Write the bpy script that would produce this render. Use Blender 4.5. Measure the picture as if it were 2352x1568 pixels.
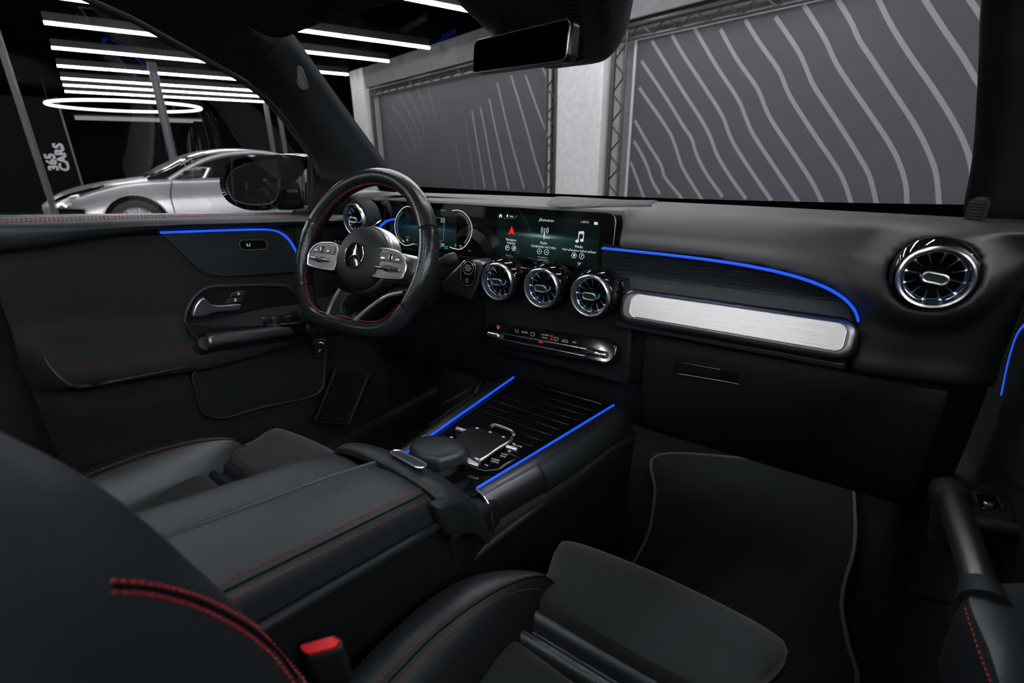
import bpy, bmesh, math, random
from mathutils import Vector, Matrix
from mathutils.bvhtree import BVHTree
random.seed(4)
for _o in list(bpy.data.objects):
    bpy.data.objects.remove(_o)
scene = bpy.context.scene
COL = scene.collection

# ------------------------------------------------------------------ camera
# X to the passenger side, Y to the bonnet, Z up, metres; ground of the showroom is z = 0
F = 1138.0
TH = math.atan((784 - 358) / F)
PS = math.radians(35.2)
RO = math.radians(-.6)
CAM = Vector((.5, 0, 1.25))


def ray(u, v):
    x, y = u - 1176, v - 784
    c, s = math.cos(RO), math.sin(RO)
    a, b = (x * c + y * s) / F, (-x * s + y * c) / F
    fy = math.cos(TH) - b * math.sin(TH)
    z = -math.sin(TH) - b * math.cos(TH)
    c, s = math.cos(PS), math.sin(PS)
    return Vector((a * c - fy * s, a * s + fy * c, z))


def at(u, v, x=None, y=None, z=None, p=None, n=None):
    """point of a real plane of the car or the room that a sight line meets"""
    d = ray(u, v)
    if x is not None:
        t = (x - CAM.x) / d.x
    elif y is not None:
        t = (y - CAM.y) / d.y
    elif z is not None:
        t = (z - CAM.z) / d.z
    else:
        t = (Vector(p) - CAM).dot(n) / d.dot(n)
    return CAM + d * t


cd = bpy.data.cameras.new('camera')
cam = bpy.data.objects.new('camera', cd)
COL.objects.link(cam)
cd.sensor_width = 36
cd.lens = F * 36 / 2352
cd.clip_start = .01
cd.clip_end = 200
f0 = ray(1176, 784)
r0 = (ray(1276, 784) - f0).normalized()
u0 = -(ray(1176, 884) - f0).normalized()
mt = Matrix((r0, u0, -f0.normalized())).transposed().to_4x4()
mt.translation = CAM
cam.matrix_world = mt
cd.dof.use_dof = True
cd.dof.focus_distance = .98
cd.dof.aperture_fstop = 5.0
scene.camera = cam

vs = scene.view_settings
vs.view_transform = 'Standard'
vs.look = 'None'
vs.exposure = 0.0
vs.gamma = 1.0
vs.use_curve_mapping = False

# ------------------------------------------------------------------ world: a closed dark hall
w = bpy.data.worlds.new('world')
scene.world = w
w.use_nodes = True
w.node_tree.nodes['Background'].inputs[0].default_value = (.02, .022, .026, 1)
w.node_tree.nodes['Background'].inputs[1].default_value = .2
cy = getattr(scene, 'cycles', None)
if cy is not None:
    cy.max_bounces = 3
    cy.diffuse_bounces = 2
    cy.glossy_bounces = 3
    cy.transmission_bounces = 2
    cy.transparent_max_bounces = 8
    cy.caustics_reflective = False
    cy.caustics_refractive = False
    cy.sample_clamp_indirect = 4.0
TUBE_E = 72.0      # emission of the ceiling light tubes

# ------------------------------------------------------------------ materials
MATS = {}


def M(name, col, rough=.5, metal=0.0, spec=.5, bump=None, coat=0.0, sheen=0.0, emis=None, es=0.0, mottle=0.0, aniso=None):
    m = bpy.data.materials.new(name)
    m.use_nodes = True
    nt = m.node_tree
    b = nt.nodes['Principled BSDF']
    if isinstance(col, (int, float)):
        col = (col, col, col)
    b.inputs['Base Color'].default_value = (*col, 1)
    b.inputs['Roughness'].default_value = rough
    b.inputs['Metallic'].default_value = metal
    b.inputs['Specular IOR Level'].default_value = spec
    b.inputs['Coat Weight'].default_value = coat
    b.inputs['Coat Roughness'].default_value = .05
    b.inputs['Sheen Weight'].default_value = sheen
    if emis:
        b.inputs['Emission Color'].default_value = (*emis, 1)
        b.inputs['Emission Strength'].default_value = es
    tc = nt.nodes.new('ShaderNodeTexCoord')
    if mottle:
        nz = nt.nodes.new('ShaderNodeTexNoise')
        nz.inputs['Scale'].default_value = 14
        nz.inputs['Detail'].default_value = 2
        nt.links.new(tc.outputs['Object'], nz.inputs['Vector'])
        mx = nt.nodes.new('ShaderNodeMixRGB')
        mx.inputs[1].default_value = (*[c * (1 - mottle) for c in col], 1)
        mx.inputs[2].default_value = (*[c * (1 + mottle) for c in col], 1)
        nt.links.new(nz.outputs['Fac'], mx.inputs[0])
        nt.links.new(mx.outputs[0], b.inputs['Base Color'])
    if bump:
        kind, scale, st = bump
        if kind == 'noise':
            t = nt.nodes.new('ShaderNodeTexNoise')
            t.inputs['Detail'].default_value = 1
            t.inputs['Scale'].default_value = scale
            out = t.outputs['Fac']
        elif kind == 'leather':
            t = nt.nodes.new('ShaderNodeTexVoronoi')
            t.feature = 'F1'
            t.inputs['Scale'].default_value = scale
            out = t.outputs['Distance']
        elif kind == 'perf':
            t = nt.nodes.new('ShaderNodeTexVoronoi')
            t.inputs['Scale'].default_value = scale
            t.inputs['Randomness'].default_value = .12
            r = nt.nodes.new('ShaderNodeValToRGB')
            r.color_ramp.elements[0].position = .22
            r.color_ramp.elements[1].position = .36
            nt.links.new(t.outputs['Distance'], r.inputs[0])
            out = r.outputs[0]
        elif kind in ('brushx', 'brushz', 'ridgez'):
            t = nt.nodes.new('ShaderNodeTexNoise')
            t.inputs['Scale'].default_value = scale
            t.inputs['Detail'].default_value = 2
            mp = nt.nodes.new('ShaderNodeMapping')
            mp.inputs['Scale'].default_value = (.02, 1, 1) if kind == 'brushx' else (.04, .04, 1)
            nt.links.new(tc.outputs['Object'], mp.inputs[0])
            nt.links.new(mp.outputs[0], t.inputs['Vector'])
            out = t.outputs['Fac']
        if kind not in ('brushx', 'brushz', 'ridgez'):
            nt.links.new(tc.outputs['Object'], t.inputs['Vector'])
        bp = nt.nodes.new('ShaderNodeBump')
        bp.inputs['Strength'].default_value = st
        bp.inputs['Distance'].default_value = .0018 if kind == 'perf' else .0006
        nt.links.new(out, bp.inputs['Height'])
        nt.links.new(bp.outputs[0], b.inputs['Normal'])
    MATS[name] = m
    return m


def glass(name, tint, refl, rough=0.0):
    """thin clear sheet: straight-through light plus a mirror share that grows at grazing angles"""
    m = bpy.data.materials.new(name)
    m.use_nodes = True
    nt = m.node_tree
    nt.nodes.remove(nt.nodes['Principled BSDF'])
    out = nt.nodes['Material Output']
    tr = nt.nodes.new('ShaderNodeBsdfTransparent')
    tr.inputs[0].default_value = (*tint, 1)
    gl = nt.nodes.new('ShaderNodeBsdfGlossy')
    gl.inputs['Roughness'].default_value = rough
    gl.inputs['Color'].default_value = (1, 1, 1, 1)
    lw = nt.nodes.new('ShaderNodeLayerWeight')
    pw = nt.nodes.new('ShaderNodeMath')
    pw.operation = 'POWER'
    pw.inputs[1].default_value = 5
    nt.links.new(lw.outputs['Facing'], pw.inputs[0])
    ma = nt.nodes.new('ShaderNodeMath')
    ma.operation = 'MULTIPLY_ADD'
    ma.inputs[1].default_value = .9 * refl
    ma.inputs[2].default_value = .075 * refl
    nt.links.new(pw.outputs[0], ma.inputs[0])
    mx = nt.nodes.new('ShaderNodeMixShader')
    nt.links.new(ma.outputs[0], mx.inputs[0])
    nt.links.new(tr.outputs[0], mx.inputs[1])
    nt.links.new(gl.outputs[0], mx.inputs[2])
    nt.links.new(mx.outputs[0], out.inputs[0])
    MATS[name] = m
    return m


def emit(name, col, st):
    m = bpy.data.materials.new(name)
    m.use_nodes = True
    b = m.node_tree.nodes['Principled BSDF']
    b.inputs['Base Color'].default_value = (0, 0, 0, 1)
    b.inputs['Emission Color'].default_value = (*col, 1)
    b.inputs['Emission Strength'].default_value = st
    b.inputs['Roughness'].default_value = .4
    MATS[name] = m
    return m


soft = M('soft_black_plastic', (.0085, .011, .0125), .5, spec=.36, bump=('noise', 1100, .25))
soft2 = M('grained_black_plastic', (.0042, .0058, .0066), .6, spec=.28, bump=('noise', 900, .3))
padm = M('dashboard_soft_skin', (.011, .0125, .0148), .56, spec=.38, bump=('noise', 1000, .3))
leather = M('black_leather', (.0115, .0145, .0175), .4, bump=('leather', 520, .3))
leather2 = M('smooth_black_leather', (.011, .0142, .0172), .42, spec=.45, bump=('leather', 800, .15))
perf = M('perforated_leather', (.006, .0072, .008), .24, spec=.5, bump=('perf', 300, .9))
micro = M('charcoal_microfibre', (.0155, .0188, .0205), .92, spec=.2, sheen=.12, bump=('noise', 700, .2), mottle=.16)
carpet = M('black_carpet', (.0115, .014, .0148), 1.0, spec=.1, bump=('noise', 500, .9))
rimle = M('polished_rim_leather', (.010, .012, .0135), .27, bump=('leather', 900, .12))
carpetd = M('floor_carpet_black', (.006, .0075, .008), 1.0, spec=.08, bump=('noise', 500, .9))
railm = M('dark_rail_satin', (.075, .08, .088), .34, .9)
gloss = M('piano_black', (.003, .003, .0035), .06, spec=.5)
glossr = M('satin_black', (.006, .0065, .007), .25)
silver = M('satin_silver', (.56, .57, .59), .29, 1.0)
silverd = M('dark_satin_silver', (.17, .175, .185), .36, 1.0)
chrome = M('chrome', (.8, .81, .83), .16, 1.0)
silverb = M('bright_satin_silver', (.62, .63, .65), .28, 1.0)
brush = M('brushed_aluminium', (.68, .69, .70), .36, 1.0, bump=('brushx', 700, .35))
grain = M('dark_lined_trim', (.0085, .011, .0122), .38, bump=('ridgez', 420, 1.0))
headl = M('charcoal_headliner', (.0125, .015, .017), .95, spec=.15, bump=('noise', 700, .3))
redst = M('red_thread', (.24, .008, .016), .6)
redpl = M('red_plastic', (.75, .008, .01), .35)
blue = emit('blue_light_strip', (.014, .115, 1.0), .86)
blued = emit('dim_blue_light', (.05, .3, 1.0), .16)
iconw = emit('white_symbol_light', (.82, .86, .9), .8)
icong = emit('grey_symbol_light', (.5, .53, .56), .5)
iconr = emit('red_symbol_light', (1, .01, .008), .95)
icont = emit('teal_symbol_light', (.03, .45, .5), .8)
prnt = M('white_print', (.55, .56, .58), .5)
prntd = M('grey_print', (.2, .2, .21), .5)
black = M('deep_black', (.002, .002, .002), .8, spec=.1)
rubber = M('black_rubber', (.012, .012, .013), .75)
mirr = M('mirror_glass', (.85, .86, .88), .01, 1.0)
mirrd = M('dimmed_mirror_glass', (.06, .065, .065), .015, 1.0)
wind = glass('windscreen_glass', (.95, .96, .97), .5)
wind2 = glass('side_window_glass', (.86, .875, .89), 1.0)
tubem = emit('light_tube_glow', (1, .985, .99), TUBE_E * .5)
armle = M('armrest_leather', (.0105, .0132, .016), .5, spec=.36, bump=('leather', 420, .45))
hubm = M('airbag_cover_black', (.0062, .0075, .0085), .55, spec=.4, bump=('noise', 900, .2))
slatm = M('roller_black', (.003, .0034, .0038), .2, spec=.22)
ringm = emit('ring_light_glow', (1, .98, .98), 3.0)

for m_ in (soft, soft2, leather, leather2, armle, micro, carpet, rimle, perf, grain, headl, hubm):
    m_.node_tree.nodes['Principled BSDF'].inputs['Specular Tint'].default_value = (.86, .96, 1.0, 1)
for m_ in (iconw, icong, iconr, icont):
    m_.cycles.emission_sampling = 'NONE'      # tiny symbols: no need to aim light at them

# ------------------------------------------------------------------ geometry helpers


def V(*a):
    return Vector(a)


def cr(P, n=6, closed=False):
    """Catmull-Rom curve through P"""
    P = [Vector(p) for p in P]
    k = len(P)
    out = []
    rng = range(k) if closed else range(k - 1)
    for i in rng:
        if closed:
            a, b, c, d = P[(i - 1) % k], P[i], P[(i + 1) % k], P[(i + 2) % k]
        else:
            b, c = P[i], P[i + 1]
            a = P[i - 1] if i else b * 2 - c
            d = P[i + 2] if i + 2 < k else c * 2 - b
        for j in range(n):
            t = j / n
            out.append(.5 * ((2 * b) + (c - a) * t + (2 * a - 5 * b + 4 * c - d) * t * t + (3 * b - a - 3 * c + d) * t ** 3))
    if not closed:
        out.append(P[-1])
    return out


def resample(P, n):
    L = [0]
    for i in range(1, len(P)):
        L.append(L[-1] + (P[i] - P[i - 1]).length)
    out = []
    j = 0
    for k in range(n):
        s = L[-1] * k / (n - 1)
        while j < len(P) - 2 and L[j + 1] < s:
            j += 1
        d = L[j + 1] - L[j]
        t = (s - L[j]) / d if d > 1e-12 else 0
        out.append(P[j].lerp(P[j + 1], min(1, max(0, t))))
    return out


def join(*gs):
    v, f = [], []
    for g in gs:
        k = len(v)
        v += list(g[0])
        f += [tuple(i + k for i in q) for q in g[1]]
    return v, f


def grid(rows, cu=False, cv=False):
    """faces over rows of points"""
    n, m = len(rows), len(rows[0])
    v = [p for r in rows for p in r]
    f = []
    for i in range(n if cu else n - 1):
        for j in range(m if cv else m - 1):
            a, b = i, (i + 1) % n
            c, d = j, (j + 1) % m
            f.append((a * m + c, a * m + d, b * m + d, b * m + c))
    return v, f


def patch(rows, nu=4, nv=4):
    rows = [cr(r, nv) for r in rows]
    cols = [cr([r[j] for r in rows], nu) for j in range(len(rows[0]))]
    return grid([[c[i] for c in cols] for i in range(len(cols[0]))])


def tube(path, r, seg=10, closed=False, cap=True, flat=1.0, up=None):
    path = [Vector(p) for p in path]
    n = len(path)
    rows = []
    prev = None
    for i, p in enumerate(path):
        if closed:
            t = path[(i + 1) % n] - path[i - 1]
        else:
            t = path[min(i + 1, n - 1)] - path[max(i - 1, 0)]
        t.normalize()
        if up is not None:
            s = t.cross(up).normalized()
        elif prev is None:
            s = t.cross(V(0, 0, 1) if abs(t.z) < .9 else V(1, 0, 0)).normalized()
        else:
            s = (prev - t * prev.dot(t)).normalized()
        prev = s
        q = s.cross(t)
        rr = r[i] if isinstance(r, (list, tuple)) else r
        rows.append([p + s * math.cos(6.28318531 * k / seg) * rr + q * math.sin(6.28318531 * k / seg) * rr * flat for k in range(seg)])
    v, f = grid(rows, cu=closed, cv=True)
    if cap and not closed:
        f.append(tuple(range(seg))[::-1])
        f.append(tuple(range((n - 1) * seg, n * seg)))
    return v, f


def sweep(path, prof, up, closed=False):
    """closed profile of (side, up) pairs swept along a path"""
    path = [Vector(p) for p in path]
    n = len(path)
    rows = []
    for i, p in enumerate(path):
        t = (path[(i + 1) % n] - path[i - 1]) if closed else (path[min(i + 1, n - 1)] - path[max(i - 1, 0)])
        t.normalize()
        s = t.cross(up).normalized()
        q = s.cross(t)
        rows.append([p + s * a + q * b for a, b in prof])
    v, f = grid(rows, cu=closed, cv=True)
    if not closed:
        m = len(prof)
        f.append(tuple(range(m))[::-1])
        f.append(tuple(range((n - 1) * m, n * m)))
    return v, f


def prism(poly, o, ex, ey, d0, d1):
    """polygon of (a, b) pairs in the frame o, ex, ey, from depth d0 to d1 along ex x ey"""
    o, ex, ey = Vector(o), Vector(ex), Vector(ey)
    ez = ex.cross(ey)
    n = len(poly)
    v = [o + ex * a + ey * b + ez * d0 for a, b in poly] + [o + ex * a + ey * b + ez * d1 for a, b in poly]
    f = [tuple(range(n))[::-1], tuple(range(n, 2 * n))]
    f += [(i, (i + 1) % n, n + (i + 1) % n, n + i) for i in range(n)]
    return v, f


def rrect(w, h, r, n=5):
    out = []
    for cx, cy, a0 in ((w / 2 - r, h / 2 - r, 0), (-w / 2 + r, h / 2 - r, 90), (-w / 2 + r, -h / 2 + r, 180), (w / 2 - r, -h / 2 + r, 270)):
        for k in range(n + 1):
            a = math.radians(a0 + 90 * k / n)
            out.append((cx + r * math.cos(a), cy + r * math.sin(a)))
    return out


def circ(r, n=32, cx=0, cy=0, a0=0, a1=360):
    full = abs(a1 - a0) >= 360
    k = n if full else n + 1
    return [(cx + r * math.cos(math.radians(a0 + (a1 - a0) * i / n)), cy + r * math.sin(math.radians(a0 + (a1 - a0) * i / n))) for i in range(k)]


def lathe(prof, o, ax, n=40, closed=False):
    """profile of (radius, height along ax) turned about ax through o"""
    o, ax = Vector(o), Vector(ax).normalized()
    e = ax.cross(V(0, 0, 1) if abs(ax.z) < .9 else V(1, 0, 0)).normalized()
    q = ax.cross(e)
    rows = []
    for k in range(n):
        a = 2 * math.pi * k / n
        d = e * math.cos(a) + q * math.sin(a)
        rows.append([o + d * r + ax * h for r, h in prof])
    return grid(rows, cu=True, cv=closed)


def box(c, s, R=None):
    c = Vector(c)
    v = []
    for x in (-.5, .5):
        for y in (-.5, .5):
            for z in (-.5, .5):
                p = V(x * s[0], y * s[1], z * s[2])
                v.append(c + (R @ p if R else p))
    return v, [(0, 1, 3, 2), (4, 6, 7, 5), (0, 4, 5, 1), (2, 3, 7, 6), (0, 2, 6, 4), (1, 5, 7, 3)]


def bar(a, b, w, h, up=(0, 0, 1)):
    a, b = Vector(a), Vector(b)
    return sweep([a, b], [(-w / 2, -h / 2), (w / 2, -h / 2), (w / 2, h / 2), (-w / 2, h / 2)], Vector(up))


def stitches(path, nrm, ln=.0042, gap=.0022, wd=.0011, slant=0.0, lift=.0004):
    """a row of single thread stitches along a path"""
    L = sum((path[i + 1] - path[i]).length for i in range(len(path) - 1))
    n = max(2, int(L / (ln + gap)))
    Q = resample(path, n * 3 + 1)
    g = []
    for i in range(n):
        a, b = Q[3 * i], Q[3 * i + 2]
        N = nrm(a) if callable(nrm) else Vector(nrm)
        t = (b - a).normalized()
        s = t.cross(N).normalized()
        c = (a + b) / 2 + N * lift
        t2 = (t + s * slant).normalized()
        s2 = t2.cross(N).normalized()
        h = (b - a).length * .5 * (1 + abs(slant) * .6)
        v = [c - t2 * h - s2 * wd / 2 - N * wd * .6, c - t2 * h + s2 * wd / 2 - N * wd * .6, c + t2 * h + s2 * wd / 2 - N * wd * .6, c + t2 * h - s2 * wd / 2 - N * wd * .6,
             c - t2 * h * .6 + N * wd * .6, c + t2 * h * .6 + N * wd * .6]
        g.append((v, [(0, 1, 2, 3), (0, 3, 5, 4), (1, 4, 5, 2), (0, 4, 1), (3, 2, 5)]))
    return join(*g)


def mk(name, geo, mat, parent=None, bevel=0, seg=2, sub=0, sharp=35, solid=0, kind=None, label=None, smooth=True, local=False, recalc=True):
    me = bpy.data.meshes.new(name)
    me.from_pydata([tuple(p) for p in geo[0]], [], [tuple(q) for q in geo[1]])
    if recalc:
        bm = bmesh.new()
        bm.from_mesh(me)
        bmesh.ops.remove_doubles(bm, verts=bm.verts, dist=1e-6)
        bmesh.ops.recalc_face_normals(bm, faces=bm.faces)
        bm.to_mesh(me)
        bm.free()
    if smooth:
        me.polygons.foreach_set('use_smooth', [True] * len(me.polygons))
        if sharp:
            me.set_sharp_from_angle(angle=math.radians(sharp))
    me.materials.append(mat)
    o = bpy.data.objects.new(name, me)
    COL.objects.link(o)
    if parent is not None:
        o.parent = parent
        if not local:
            o.matrix_parent_inverse = world_of(parent).inverted()
    if solid:
        s = o.modifiers.new('thickness', 'SOLIDIFY')
        s.thickness = solid
        s.offset = -1
    if bevel:
        b = o.modifiers.new('edge', 'BEVEL')
        b.width = bevel
        b.segments = seg
        b.limit_method = 'ANGLE'
        b.angle_limit = math.radians(38)
        b.harden_normals = False
    if sub:
        s = o.modifiers.new('smooth', 'SUBSURF')
        s.levels = s.render_levels = sub
    if kind:
        o['kind'] = kind
    if label:
        o['label'] = label
    return o


WORLD = {}


def world_of(o):
    """world matrix of a fresh object from its own transform chain"""
    m = Matrix.LocRotScale(o.location, o.rotation_euler, o.scale)
    if o.parent is not None:
        m = world_of(o.parent) @ o.matrix_parent_inverse @ m
    return m


def thing(name, label, cat, loc=(0, 0, 0), rot=(0, 0, 0), group=None):
    o = bpy.data.objects.new(name, None)
    o.empty_display_size = .05
    COL.objects.link(o)
    o.location = loc
    o.rotation_euler = rot
    return tag(o, label, cat, group)


def tag(o, label, cat, group=None):
    o['label'] = label
    o['category'] = cat
    if group:
        o['group'] = group
    return o


def struct(o, label=None):
    o['kind'] = 'structure'
    if label:
        o['label'] = label
    return o


def text(body, o, ex, ey, size, mat, parent, name='lettering', align='CENTER', ext=.0001, xs=1.0, local=False, bold=0.0):
    c = bpy.data.curves.new(name, 'FONT')
    c.body = body
    c.size = size
    c.align_x = align
    c.align_y = 'CENTER'
    c.extrude = ext
    c.offset = bold
    c.resolution_u = 2
    ob = bpy.data.objects.new(name, c)
    COL.objects.link(ob)
    ex, ey = Vector(ex).normalized(), Vector(ey).normalized()
    m = Matrix((ex * xs, ey, ex.cross(ey))).transposed()
    bpy.context.view_layer.update()
    me = bpy.data.meshes.new_from_object(ob.evaluated_get(bpy.context.evaluated_depsgraph_get()))
    bpy.data.objects.remove(ob)
    bpy.data.curves.remove(c)
    o = Vector(o)
    for vt in me.vertices:
        q = m @ vt.co
        vt.co = o + q
    me.materials.clear()
    me.materials.append(mat)
    me.name = name
    ob = bpy.data.objects.new(name, me)
    COL.objects.link(ob)
    ob.parent = parent
    if not local:
        ob.matrix_parent_inverse = world_of(parent).inverted()
    return ob


def copy_tree(o, parent=None):
    c = o.copy()
    COL.objects.link(c)
    if parent is not None:
        c.parent = parent
        c.matrix_parent_inverse = o.matrix_parent_inverse.copy()
    for ch in [x for x in COL.objects if x.parent == o]:
        copy_tree(ch, c)
    return c


def smooth01(t):
    t = max(0.0, min(1.0, t))
    return t * t * (3 - 2 * t)


def bvh(*gs):
    g = join(*gs)
    return BVHTree.FromPolygons([tuple(p) for p in g[0]], [tuple(q) for q in g[1]])


def on(tree, pts, lift=.0006, n=10):
    """sight lines dropped on a real surface: points and the mean normal"""
    P, N = [], V(0, 0, 0)
    C_ = cr([V(u, v, 0) for u, v in pts], n)
    for c in C_:
        d = ray(c.x, c.y).normalized()
        loc, nr, _, _ = tree.ray_cast(CAM + d * .05, d)
        if loc is None:
            continue
        if nr.dot(d) > 0:
            nr = -nr
        P.append(loc + nr * lift)
        N += nr
    return P, N.normalized()

# ================================================================== THE SHOWROOM
RT = math.radians(16.1)
RA = V(math.sin(RT), math.cos(RT), 0)      # towards the banner wall
RB = V(-math.cos(RT), math.sin(RT), 0)     # along the wall, to the left


def R(a, b, z):
    return V(CAM.x, CAM.y, 0) + RA * a + RB * b + V(0, 0, z)


def rbox(a0, a1, b0, b1, z0, z1):
    v = [R(a, b, z) for a in (a0, a1) for b in (b0, b1) for z in (z0, z1)]
    return v, [(0, 1, 3, 2), (4, 6, 7, 5), (0, 4, 5, 1), (2, 3, 7, 6), (0, 2, 6, 4), (1, 5, 7, 3)]


def wall_at(u, v, A):
    p = at(u, v, p=CAM + RA * A, n=RA)
    d = p - CAM
    return d.dot(RB), p.z


concrete = M('pale_concrete', (.47, .47, .485), .85, bump=('noise', 60, .4), mottle=.2)
concd = M('grey_concrete', (.2, .2, .215), .85, mottle=.25)
floorm = M('dark_polished_floor', (.022, .022, .025), .3, mottle=.3)
wallm = M('charcoal_wall_paint', (.0045, .0048, .0053), .9, spec=.05, mottle=.2)
ceilm = M('black_ceiling_paint', (.0012, .0012, .0014), 1.0, spec=0)
whitew = M('bounce_wall_white', (.5, .5, .51), .8)
banm = M('grey_banner_fabric', (.046, .048, .057), .62, spec=.35, mottle=.12)
linem = M('light_grey_print', (.19, .19, .205), .6)
lined = M('faint_grey_print', (.075, .077, .088), .6)
steel = M('black_steel', (.014, .014, .015), .5)
hemm = M('pale_banner_hem', (.36, .36, .38), .8)

struct(mk('floor', rbox(-7, 8, -4, 24, -.1, 0), floorm, smooth=False))
struct(mk('ceiling', rbox(-7, 8, -4, 24, 2.98, 3.1), ceilm, smooth=False))
struct(mk('wall_front', rbox(5.16, 5.3, -4, 11.6, 0, 2.98), concd, smooth=False))
struct(mk('wall_recess', rbox(7.4, 7.5, 11.6, 24, 0, 2.98), wallm, smooth=False))
struct(mk('wall_left', rbox(-9, 8, 22.5, 22.7, 0, 2.98), wallm, smooth=False))
struct(mk('wall_right', rbox(-7, 5.2, -3.9, -3.8, 0, 2.98), M('bounce_wall_bright_white', (.75, .75, .76), .8), smooth=False))  # out of view; white chosen to bounce light through the right windows
struct(mk('wall_back', rbox(-6.1, -6.0, -4, 4.5, 0, 2.98), whitew, smooth=False))  # out of view; pale tone added to brighten cabin metal and fill
struct(mk('wall_side', rbox(-6.1, -6.0, 4.5, 24, 0, 2.98), wallm, smooth=False))

for b0, b1, lab in ((4.31, 5.06, 'wide pale concrete column between the two striped banners'),
                    (10.84, 11.52, 'narrow-looking pale concrete column at the far end of the banner wall')):
    c = mk('concrete_column', rbox(4.82, 5.2, b0, b1, 0, 2.98), concrete, bevel=.02)
    tag(c, lab, 'column', 'columns of the banner wall')
tag(mk('concrete_beam', rbox(4.86, 5.2, -3.9, 11.52, 2.6, 2.98), M('beam_concrete', (.10, .10, .107), .85, mottle=.3), bevel=.01), 'grey concrete beam under the ceiling above the striped banners', 'beam')

# banners with their printed wavy lines
BA = 5.0


def banner(b0, b1, z0, z1, label, lines, faint):
    t = thing('striped_banner', label, 'banner', R(BA, (b0 + b1) / 2, z0), group='striped banners on the wall')
    mk('banner_fabric', rbox(BA, BA + .012, b0, b1, z0, z1), banm, t, smooth=False)
    for side in (b0, b1):
        s = .05 if side == b0 else -.05
        mk('hem', rbox(BA - .004, BA + .016, min(side, side + s * .7), max(side, side + s * .7), z0, z1), hemm, t, smooth=False)
    mk('hem', rbox(BA - .004, BA + .016, b0, b1, z1 - .04, z1), hemm, t, smooth=False)
    for k, pts in enumerate(list(lines) + list(faint)):
        m = linem if k < len(lines) else lined
        Q = [wall_at(u, v, BA) for u, v in pts]
        P = [p for p in cr([V(p[0], 0, p[1]) for p in Q], 5)]
        L, Rr = [], []
        hw = .017 if k < len(lines) else .02
        for i, p in enumerate(P):
            d = (P[min(i + 1, len(P) - 1)] - P[max(i - 1, 0)]).normalized()
            n = V(-d.z, 0, d.x) * hw
            L.append(p + n)
            Rr.append(p - n)
        keep = [i for i in range(len(P)) if b0 + .03 < P[i].x < b1 - .03 and z0 < P[i].z < z1 - .03]
        if len(keep) < 2:
            continue
        keep = range(keep[0], keep[-1] + 1)
        rows = [[R(BA - .001, L[i].x, L[i].z), R(BA - .0035, L[i].x, L[i].z), R(BA - .0035, Rr[i].x, Rr[i].z), R(BA - .001, Rr[i].x, Rr[i].z)] for i in keep]
        mk('wavy_line', grid(rows), m, t, smooth=False, recalc=False)
    return t


def c3(*p):
    return [(1568 + x / 3, y / 3) for x, y in p]


def c2(*p):
    return [(784 + x / 3, y / 3) for x, y in p]


RL = [c2((1900, 1140), (1930, 1220), (1950, 1315), (1962, 1380)), c2((1880, 930), (1980, 1090), (2030, 1210), (2070, 1320), (2090, 1370)),
      c2((1900, 800), (2040, 1010), (2110, 1150), (2140, 1240), (2195, 1335)), c2((1900, 610), (1930, 660), (2090, 950), (2200, 1130), (2230, 1220), (2330, 1345), (2380, 1420)),
      c2((1900, 390), (1950, 460), (2230, 860), (2300, 1000), (2352, 1155), (2467, 1345), (2500, 1400)),
      c2((1940, 230), (1980, 290), (2230, 660), (2352, 860), (2412, 950), (2447, 1060), (2512, 1190), (2627, 1355)),
      c2((2080, 190), (2140, 280), (2352, 625), (2472, 810), (2542, 940), (2592, 1070), (2682, 1220), (2790, 1370)),
      c3((-90, 210), (0, 370), (150, 600), (270, 790), (320, 920), (370, 1020), (480, 1190), (612, 1382)),
      c3((80, 190), (230, 450), (380, 680), (440, 820), (490, 930), (640, 1160), (800, 1395)),
      c3((235, 150), (370, 400), (510, 600), (570, 740), (620, 840), (780, 1080), (890, 1250), (970, 1410)),
      c3((410, 100), (520, 280), (660, 480), (720, 620), (780, 730), (930, 960), (1060, 1150), (1120, 1270), (1170, 1425)),
      c3((600, 60), (790, 340), (860, 490), (910, 600), (1060, 830), (1210, 1070), (1290, 1220), (1345, 1440)),
      c3((800, -20), (970, 250), (1040, 400), (1110, 520), (1260, 740), (1420, 980), (1500, 1140), (1540, 1290), (1545, 1460)),
      c3((1030, -60), (1070, 0), (1160, 150), (1220, 280), (1300, 400), (1470, 660), (1600, 860), (1700, 1060), (1750, 1220), (1772, 1485)),
      c3((1300, -80), (1350, 0), (1430, 160), (1560, 370), (1720, 600), (1840, 790), (1930, 960), (1985, 1120), (2000, 1260), (2010, 1420)),
      c3((1600, -110), (1670, 0), (1800, 200), (1930, 390), (2040, 575), (2200, 800), (2300, 1000), (2340, 1300)),
      c3((1900, -120), (1980, 0), (2035, 80), (2150, 260), (2400, 640), (2480, 900))]
LL = [c2((1385, 460), (1410, 520), (1475, 680), (1490, 720)), c2((1270, 520), (1370, 800), (1440, 980), (1475, 1090), (1490, 1160)), c2((1170, 520), (1260, 820), (1330, 1080), (1400, 1300)),
      c2((1075, 570), (1140, 850), (1200, 1080), (1260, 1300)), c2((1020, 680), (1070, 920), (1110, 1100), (1155, 1300)),
      c2((960, 740), (1000, 950), (1030, 1120), (1065, 1300)), c2((900, 760), (940, 1000), (990, 1300))]
LF = [c2((860, 840), (890, 1060), (925, 1300)), c2((790, 980), (820, 1180), (860, 1300)), c2((600, 600), (640, 760), (650, 830)), c2((520, 600), (570, 720), (600, 800)), c2((440, 600), (520, 760), (560, 870), (570, 950)),
      c2((390, 640), (480, 800), (530, 920), (550, 1010)), c2((350, 720), (440, 850), (500, 980), (520, 1060)), c2((310, 800), (400, 920), (460, 1030), (490, 1120))]
banner(-2.2, 4.02, .3, 2.46, 'grey banner with bold wavy lines, nearer one in front of the passenger', RL, [])
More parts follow.
